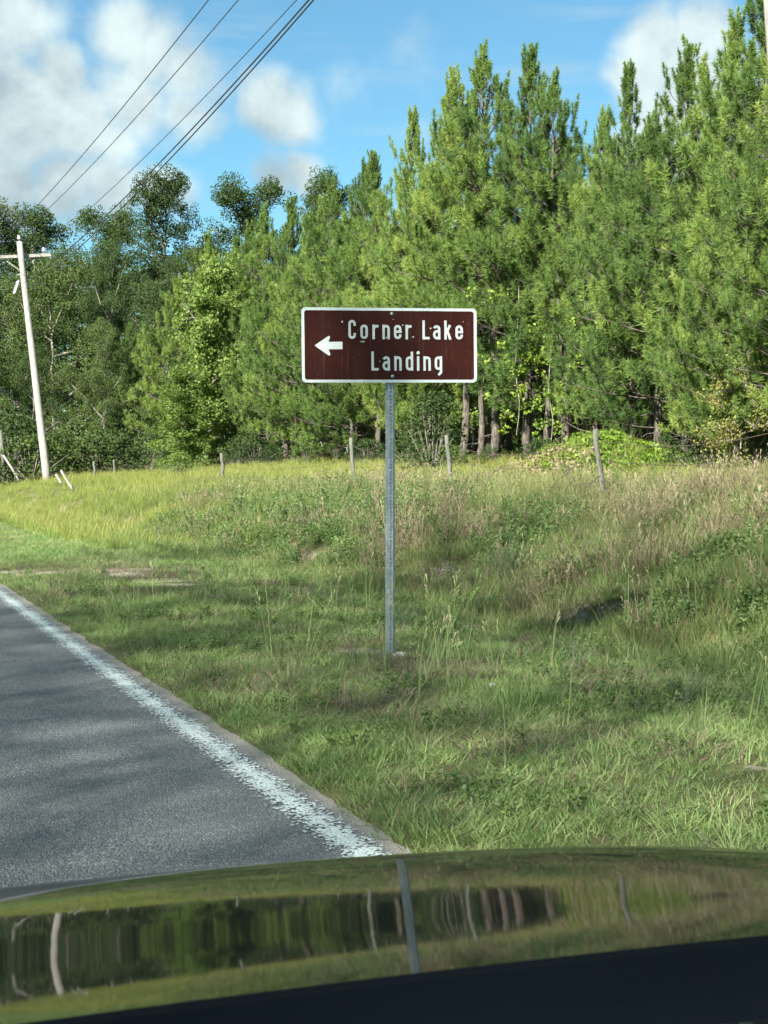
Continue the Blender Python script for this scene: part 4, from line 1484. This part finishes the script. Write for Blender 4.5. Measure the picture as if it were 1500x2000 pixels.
def build_sign():
    D = 10.7
    base = on_ground(766, D)
    ctr = at(761.5, 674.5, D)
    o = thing('road_sign', 'brown road sign with white arrow and lettering on a perforated steel post', 'sign', tuple(base))
    turn = -R(10)
    W, H = 342 / F_PX * D / math.cos(YAW - R(10)), 145.5 / F_PX * D
    M = np.array(Matrix.Rotation(turn, 4, 'Z') @ Matrix.Rotation(R(-0.55), 4, 'Y'))
    M[:3, 3] = ctr - base

    def put(mb):
        mb.v = [v @ M[:3, :3].T + M[:3, 3] for v in mb.v]
        return mb
    def plate(poly, y0, y1):
        mb = MB()
        n = len(poly)
        v = [(x, y0, z) for x, z in poly] + [(x, y1, z) for x, z in poly] + [(0, y0, 0), (0, y1, 0)]
        q = [(i, (i + 1) % n, n + (i + 1) % n, n + i) for i in range(n)]
        t = [(2 * n, (i + 1) % n, i) for i in range(n)] + [(2 * n + 1, n + i, n + (i + 1) % n) for i in range(n)]
        mb.add(np.array(v), q, t)
        return mb
    brown = brown_mat()
    rc = 0.030
    pn = put(plate(rrect(W, H, rc), 0.0, -0.004)).build('panel', M_STEEL, o)
    pn['label'] = 'aluminium backing plate'
    put(plate(rrect(W - 0.003, H - 0.003, rc), -0.0042, -0.0052)).build('face', brown, o)
    # border: ring
    outer, inner = rrect(W - 0.001, H - 0.001, rc), rrect(W - 0.040, H - 0.040, 0.018)
    n = len(outer)
    v = [(x, -0.0072, z) for x, z in outer] + [(x, -0.0072, z) for x, z in inner] + [(x, -0.0045, z) for x, z in outer] + [(x, -0.0045, z) for x, z in inner]
    q = [(i, (i + 1) % n, n + (i + 1) % n, n + i) for i in range(n)]
    q += [(2 * n + i, 2 * n + (i + 1) % n, (i + 1) % n, i) for i in range(n)] + [(n + i, n + (i + 1) % n, 3 * n + (i + 1) % n, 3 * n + i) for i in range(n)]
    mb = MB()
    mb.add(np.array(v), np.array(q))
    put(mb).build('border', M_WHITE, o)
    # lettering: crop pixels (3.75 per photograph pixel) measured from the panel centre
    k = W / 1285.0
    kz = H / 545.0
    gl = glyphs()
    line1 = [('C', 447), ('o', 534), ('r', 622), ('n', 695), ('e', 780), ('r', 865), ('L', 990), ('a', 1068), ('k', 1152), ('e', 1235)]
    line2 = [('L', 613), ('a', 694), ('n', 780), ('d', 865), ('i', 949), ('n', 995), ('g', 1079)]
    for line, by in ((line1, 309), (line2, 538)):
        for ch, x in line:
            mb = MB()
            for si, st in enumerate(gl[ch]):
                z = 0.0062 + 0.0003 * si
                if st == 'dot':
                    poly = arc((x + 9 - 752) * k, (353 - by + 131) * kz, 12 * k, 12 * k, 0, 337.5, 16)
                    cx = ((x + 9 - 752) * k, (353 - by + 131) * kz)
                    v = [(a, -z, b) for a, b in poly] + [(cx[0], -z, cx[1])]
                    mb.add(np.array(v), None, [(i, (i + 1) % 16, 16) for i in range(16)])
                else:
                    stroke(mb, [((x + a - 752) * k, (353 - by + b) * kz) for a, b in st], 17.6 * k, -0.0048, -z)
            put(mb).build('letter', M_WHITE, o)
    # arrow
    P = [(203, 357), (300, 290), (308, 286), (314, 292), (314, 300), (303, 330), (405, 329), (405, 383), (303, 384), (315, 415), (315, 424), (309, 429), (301, 427)]
    P = [((x - 752) * k, (353 - y) * kz) for x, y in P]
    mb = MB()
    n = len(P)
    v = [(x, -0.0048, z) for x, z in P] + [(x, -0.0066, z) for x, z in P]
    v = np.array(v)
    t = [(0, i, i + 1) for i in range(1, n - 1)]
    tri = [(0, 1, 5), (1, 2, 3), (1, 3, 4), (1, 4, 5), (0, 5, 8), (5, 6, 7), (5, 7, 8), (0, 8, 12), (8, 9, 10), (8, 10, 11), (8, 11, 12)]
    q = [(i, (i + 1) % n, n + (i + 1) % n, n + i) for i in range(n)]
    mb.add(v, q, [(a + n, b + n, c + n) for a, b, c in tri])
    put(mb).build('arrow', M_WHITE, o)
    for bx, bz in ((768, 124), (769, 580)):
        mb = MB()
        A = np.eye(4)
        A[:3, :3] = np.array([[1, 0, 0], [0, 0, -1], [0, 1, 0]])
        A[:3, 3] = ((bx - 752) * k, -0.0052, (353 - bz) * kz)
        mb.lathe([(0.013, 0.0), (0.013, 0.002), (0.008, 0.002), (0.008, 0.008), (0.0, 0.009)], 10, A)
        put(mb).build('bolt', M_STEEL, o, True)
    # dents and scuffs in the sheeting
    for sx, sy, sw, sh in ((404, 184, 7, 7), (550, 327, 20, 5), (735, 297, 18, 6), (922, 291, 7, 6), (1052, 228, 7, 6), (847, 205, 6, 5), (777, 163, 3, 3), (1295, 178, 3, 3), (676, 470, 4, 4)):
        mb = MB()
        poly = [((sx - 752 + sw * c) * k, (353 - sy + sh * s_) * kz) for c, s_ in arc(0, 0, 1, 1, 0, 315, 8)]
        z = -0.0082
        mb.add(np.array([(a, z, b) for a, b in poly] + [(a, -0.0050, b) for a, b in poly] + [((sx - 752) * k, z, (353 - sy) * kz)]),
               [(i, (i + 1) % 8, 8 + (i + 1) % 8, 8 + i) for i in range(8)], [(i, (i + 1) % 8, 16) for i in range(8)])
        put(mb).build('scuff', M_STONE, o)

    # U-channel post with a row of holes
    top = (ctr - base) + np.array([(767 - 761.5) / F_PX * D, 0.035, H / 2 - 0.02])
    bot = np.array([0, 0.03, -0.25])
    ax = norm(top - bot)
    sx = norm(np.array([math.cos(-turn), math.sin(turn), 0]))
    sx = norm(sx - ax * (sx @ ax))
    sy = np.cross(ax, sx)
    A = np.eye(4)
    A[:3, 0], A[:3, 1], A[:3, 2], A[:3, 3] = sx, sy, ax, bot
    L = np.linalg.norm(top - bot)
    mb = MB()
    hw = 0.0048
    mb.box((-0.017, -0.0015, 0), (-hw, 0.0015, L), A)
    mb.box((hw, -0.0015, 0), (0.017, 0.0015, L), A)
    zz = 0.0
    while zz < L - 0.0254:
        mb.box((-hw, -0.0014, zz), (hw, 0.0014, zz + 0.0254 - 0.0105), A)
        zz += 0.0254
    for s in (-1, 1):
        # sloping flange, then lip
        v = []
        for z in (0.0, L):
            v += [(s * 0.0172, -0.0015, z), (s * 0.0172, 0.0015, z), (s * 0.024, 0.026, z), (s * 0.020, 0.026, z)]
        v = np.array(v) @ A[:3, :3].T + A[:3, 3]
        q = np.array([(0, 1, 5, 4), (1, 2, 6, 5), (2, 3, 7, 6), (3, 0, 4, 7)])
        mb.add(v, q if s > 0 else q[:, ::-1])
        mb.box((min(s * 0.022, s * 0.033), 0.0262, 0), (max(s * 0.022, s * 0.033), 0.029, L), A)
    mb.box((-0.0195, 0.0225, 0), (0.0195, 0.0255, L), A)  # backing strip added behind the web so the holes look dark
    mb.build('post', M_STEEL, o)
    mb = MB()
    mb.lathe([(0.008, 0), (0.008, 0.006), (0, 0.007)], 8, A @ np.array(Matrix.Translation((0, -0.0015, 0.25 + 0.10)) @ Matrix.Rotation(R(90), 4, 'X')))
    mb.build('bolt', M_STEEL, o)


build_sign()


def rock(name, label, cat, p, s, seed, mat):
    r = np.random.default_rng(seed)
    mb = MB()
    th = np.linspace(0, 2 * np.pi, 12, endpoint=False)
    v = []
    for ph in np.linspace(-1.3, 1.3, 6):
        for a in th:
            q = np.array([math.cos(a) * math.cos(ph), math.sin(a) * math.cos(ph), math.sin(ph)])
            v.append(q * s * (1 + 0.28 * (vnoise(q[0] * 2 + 5 * seed, q[1] * 2 + q[2] * 3, seed) - 0.5) + r.normal(0, 0.03)))
    n = 12
    q = [(i * n + j, i * n + (j + 1) % n, (i + 1) * n + (j + 1) % n, (i + 1) * n + j) for i in range(5) for j in range(n)]
    t = [(60 + 0, 60 + j, 60 + j + 1) for j in range(1, 11)]
    mb.add(np.array(v), q, t)
    tag(mb.build(name, mat, None, False, tuple(p)), label, cat)


g = on_ground(781, 10.68)
rock('concrete_lump', 'pale concrete lump beside the sign post foot', 'concrete', g + [0, 0, 0.012], np.array([0.05, 0.05, 0.03]), 3, M_STONE)
g = ground_hit(962, 1342)
rock('pebble', 'small white pebble in the verge grass', 'stone', g + [0, 0, 0.01], np.array([0.022, 0.02, 0.016]), 4, M_WHITE)  # scrap of white litter, modelled as a small stone


# white flower heads on the upper bank
def flowers():
    r = np.random.default_rng(9)
    o_m = flat_mat('white_petals', (0.75, 0.78, 0.72), 0.7)
    for k, (px, py) in enumerate([(1260, 1015), (1272, 1008), (1258, 1000), (1225, 1035), (1313, 1030), (968, 988), (955, 970), (932, 972), (1395, 1055), (1284, 990), (1002, 968)]):
        d = ground_hit(px, py + 22)
        dep = float((d - EYE) @ FWD)
        p = at(px, py, dep)
        s = thing('white_wildflower', 'white wildflower head on a thin stem in the bank weeds', 'flower', tuple(d), group='white wildflowers on the bank')
        mb = MB()
        mb.tube(np.array([[0, 0, -0.02], (p - d) * 0.5 + [0.01, 0, 0], p - d]), 0.003, 4)
        mb.build('stem', M_WEED, s)
        mb = MB()
        for j in range(7):
            a = j / 7 * 6.28
            c, s_ = math.cos(a), math.sin(a)
            R0 = 0.026
            mb.add(np.array([(0, 0, 0), (c * R0 - s_ * .009, s_ * R0 + c * .009, .006), (c * R0 * 1.3, s_ * R0 * 1.3, 0.0), (c * R0 + s_ * .009, s_ * R0 - c * .009, .006)]) + (p - d), [(0, 1, 2, 3)])
        mb.build('petals', o_m, s)


flowers()


# ------------------------------------------------------------------ the car the driver looks out of
def build_car():
    CX = 0.40
    o = thing('car', 'glossy black car front with mirror-like hood reflecting the roadside', 'car', (CX, 0.6, 0.0))
    base = np.array([CX, 0.6, 0.0])
    m, nt = new_mat('black_car_paint')
    out = nt.n('ShaderNodeOutputMaterial')
    pos = nt.n('ShaderNodeTexCoord').outputs['Object']
    n = nt.noise(nt.vmath('MULTIPLY', pos, (14.0, 1.2, 1.0)), 1.0, 3, 0.5)
    bump = nt.n('ShaderNodeBump', {'Height': n, 'Strength': 0.2, 'Distance': 0.0006})
    b = nt.n('ShaderNodeBsdfPrincipled', {'Base Color': nt.mix(nt.ramp01(nt.noise(pos, 160.0, 2, 0.6), 0.62, 0.75, 0, 0.5), (0.008, 0.010, 0.012, 1), (0.05, 0.05, 0.045, 1)), 'Roughness': 0.035, 'Normal': bump})
    b.inputs['IOR'].default_value = 1.36
    film = nt.n('ShaderNodeBsdfDiffuse', {'Color': (0.012, 0.013, 0.012, 1)})
    nt.set(out.inputs['Surface'], nt.n('ShaderNodeMixShader', {0: 0.30, 1: b.outputs[0], 2: film.outputs[0]}))
    paint = m
    plastic = flat_mat('black_trim_plastic', (0.0018, 0.0036, 0.0068), 0.85, 0, 0.15, 30, 0.06)
    rubber = flat_mat('tyre_rubber', (0.02, 0.02, 0.02), 0.85, 0, 0.2, 20)
    alloy = flat_mat('wheel_alloy', (0.45, 0.46, 0.47), 0.3, 0.9, 0.05)
    lens = flat_mat('headlight_lens', (0.6, 0.62, 0.64), 0.08, 0.3, 0.05)

    # hood profile along the centre line: integrate so that reflected rays sweep grass - trees - grass
    Ys = np.linspace(1.05, 1.90, 60)
    rY = np.interp(Ys, [1.05, 1.10, 1.20, 1.30, 1.42, 1.54, 1.66, 1.78, 1.86, 1.90], [-0.030, -0.008, 0.032, 0.050, 0.046, 0.020, -0.022, -0.070, -0.14, -0.23])
    hz = [0.978]
    for a, y in enumerate(Ys[:-1]):
        e = (EYE[2] - hz[-1]) / y
        hz.append(hz[-1] - (e - rY[a]) / 2 * (Ys[1] - Ys[0]))
    hz = np.array(hz)
    # rounded nose
    ny = np.array([1.94, 1.98, 2.02, 2.05, 2.07, 2.08])
    sl = [0.30, 0.40, 0.55, 0.85, 1.4, 2.5]
    Y2, Z2 = list(Ys), list(hz)
    for y, s in zip(ny, sl):
        Z2.append(Z2[-1] - s * (y - Y2[-1]))
        Y2.append(y)
    Y2, Z2 = np.array(Y2), np.array(Z2)
    xs = np.linspace(-0.80, 0.80, 61)

    def hood_z(x, k):
        return Z2[k] - 0.004 * (x / 0.8) ** 2 - 0.014 * np.abs(x / 0.8) ** 8

    def hood_y(x, k):
        f = max(0, (Y2[k] - 1.3) / 0.78)
        return Y2[k] - 0.12 * f * (x / 0.8) ** 2 - 0.06 * f * abs(x / 0.8) ** 5
    v = np.array([(CX + x, hood_y(x, k), hood_z(x, k)) for k in range(len(Y2)) for x in xs]) - base
    nx = len(xs)
    i, j = np.meshgrid(np.arange(len(Y2) - 1), np.arange(nx - 1), indexing='ij')
    p = i * nx + j
    q = np.stack([p, p + 1, p + nx + 1, p + nx], -1).reshape(-1, 4)
    link('hood', mesh_np('hood', v, q, paint, True), o)
    # nose and bumper below the hood lip
    kl = len(Y2) - 1
    rows = []
    for dz, dy in ((-0.006, -0.004), (-0.05, 0.015), (-0.14, 0.03), (-0.24, 0.075), (-0.36, 0.09), (-0.48, 0.06), (-0.54, -0.02)):
        rows.append([(CX + x * 1.10, hood_y(x, kl) + dy - 0.05 * abs(x / 0.8) ** 4, hood_z(x, kl) + dz) for x in xs])
    v = np.array(rows).reshape(-1, 3) - base
    i, j = np.meshgrid(np.arange(len(rows) - 1), np.arange(nx - 1), indexing='ij')
    p = i * nx + j
    q = np.stack([p, p + 1, p + nx + 1, p + nx], -1).reshape(-1, 4)
    link('bumper', mesh_np('bumper', v, q, paint, True), o)
    # grille slats
    for k in range(5):
        mb = MB()
        z = float(hood_z(0, kl)) - 0.10 - 0.03 * k
        pts = np.array([(CX + x, hood_y(x, kl) + 0.045 + 0.012 * k, z) for x in np.linspace(-0.42, 0.42, 15)]) - base
        mb.tube(pts, 0.010, 6)
        mb.build('grille_slat', plastic, o, True)
    for s in (-1, 1):
        # headlight: swept lens
        c = np.array([CX + s * 0.66, 1.76, float(hood_z(0.6, kl)) - 0.08]) - base
        A = np.array(Matrix.Translation(c) @ Matrix.Rotation(R(-28 * s), 4, 'Z') @ Matrix.Diagonal((1.0, 0.55, 0.42, 1.0)))
        mb = MB()
        mb.lathe([(0.0, -0.17), (0.08, -0.15), (0.14, -0.08), (0.165, 0.0), (0.14, 0.08), (0.08, 0.15), (0.0, 0.17)], 20, A)
        mb.build('headlight', lens, o, True)
        # fender: rolls from the hood edge out and down to the side, open round the wheel
        mb = MB()
        prof = [(0.806, -0.004), (0.84, -0.008), (0.875, -0.035), (0.90, -0.10), (0.91, -0.20)]
        yy = np.linspace(0.35, 1.78, 40)
        zc = np.interp(yy, [hood_y(0.8, k) for k in range(len(Y2))], [hood_z(0.8, k) for k in range(len(Y2))], left=float(hood_z(0.8, 0)) + 0.02)
        rows = []
        for a, b_ in prof:
            rows.append([(CX + s * (a - 0.10 * max(0, (y - 1.3) / 0.5) ** 2), y, z + b_) for y, z in zip(yy, zc)])
        wy, wz, wr = 1.22, 0.33, 0.37
        low = []
        for y, z in zip(yy, zc):
            zl = 0.22
            if abs(y - wy) < wr:
                zl = max(zl, wz + math.sqrt(wr ** 2 - (y - wy) ** 2))
            low.append((CX + s * (0.915 - 0.10 * max(0, (y - 1.3) / 0.5) ** 2), y, min(zl, z - 0.21)))
        rows.append(low)
        v = np.array(rows).reshape(-1, 3) - base
        n_ = len(yy)
        i, j = np.meshgrid(np.arange(len(rows) - 1), np.arange(n_ - 1), indexing='ij')
        p = i * n_ + j
        q = np.stack([p, p + n_, p + n_ + 1, p + 1], -1).reshape(-1, 4)
        if s < 0:
            q = q[:, ::-1]
        link('fender', mesh_np('fender', v, q, paint, True), o)
        wpos = np.array([CX + s * 0.80, wy, wz]) - base
        A = np.array(Matrix.Translation(wpos) @ Matrix.Rotation(R(90), 4, 'Y'))
        we = link('wheel', None, o)
        mb = MB()
        mb.lathe([(0.20, -0.10), (0.30, -0.11), (0.33, -0.08), (0.332, 0.08), (0.30, 0.11), (0.20, 0.10)], 36, A)
        mb.build('tyre', rubber, we, True)
        mb = MB()
        mb.lathe([(0.0, 0.05 * s), (0.06, 0.06 * s), (0.08, 0.03 * s), (0.17, 0.05 * s), (0.20, 0.09 * s), (0.205, -0.09 * s)], 30, A)
        mb.build('rim', alloy, we, True)
    # cowl panel behind the hood and the dashboard behind that
    z0 = 0.978
    yy = [1.052, 1.045, 1.02, 0.95, 0.86]
    zz = [z0 - 0.03, z0 + 0.004, z0 + 0.006, z0 + 0.002, z0 + 0.012]
    v = np.array([(CX + x, y, z - 0.02 * (x / .8) ** 2) for y, z in zip(yy, zz) for x in np.linspace(-0.84, 0.84, 31)]) - base
    i, j = np.meshgrid(np.arange(4), np.arange(30), indexing='ij')
    p = i * 31 + j
    q = np.stack([p, p + 31, p + 32, p + 1], -1).reshape(-1, 4)[:, ::-1]
    link('cowl', mesh_np('cowl', v, q, plastic, True), o)
    yy = [0.858, 0.85, 0.78, 0.66, 0.56, 0.54]
    zz = [z0 + 0.0, z0 + 0.012, z0 + 0.012, z0 + 0.005, z0 - 0.03, z0 - 0.30]
    v = np.array([(CX + x, y, z) for y, z in zip(yy, zz) for x in np.linspace(-0.78, 0.78, 31)]) - base
    i, j = np.meshgrid(np.arange(5), np.arange(30), indexing='ij')
    p = i * 31 + j
    q = np.stack([p, p + 31, p + 32, p + 1], -1).reshape(-1, 4)[:, ::-1]
    link('dashboard', mesh_np('dashboard', v, q, plastic, True), o)


build_car()
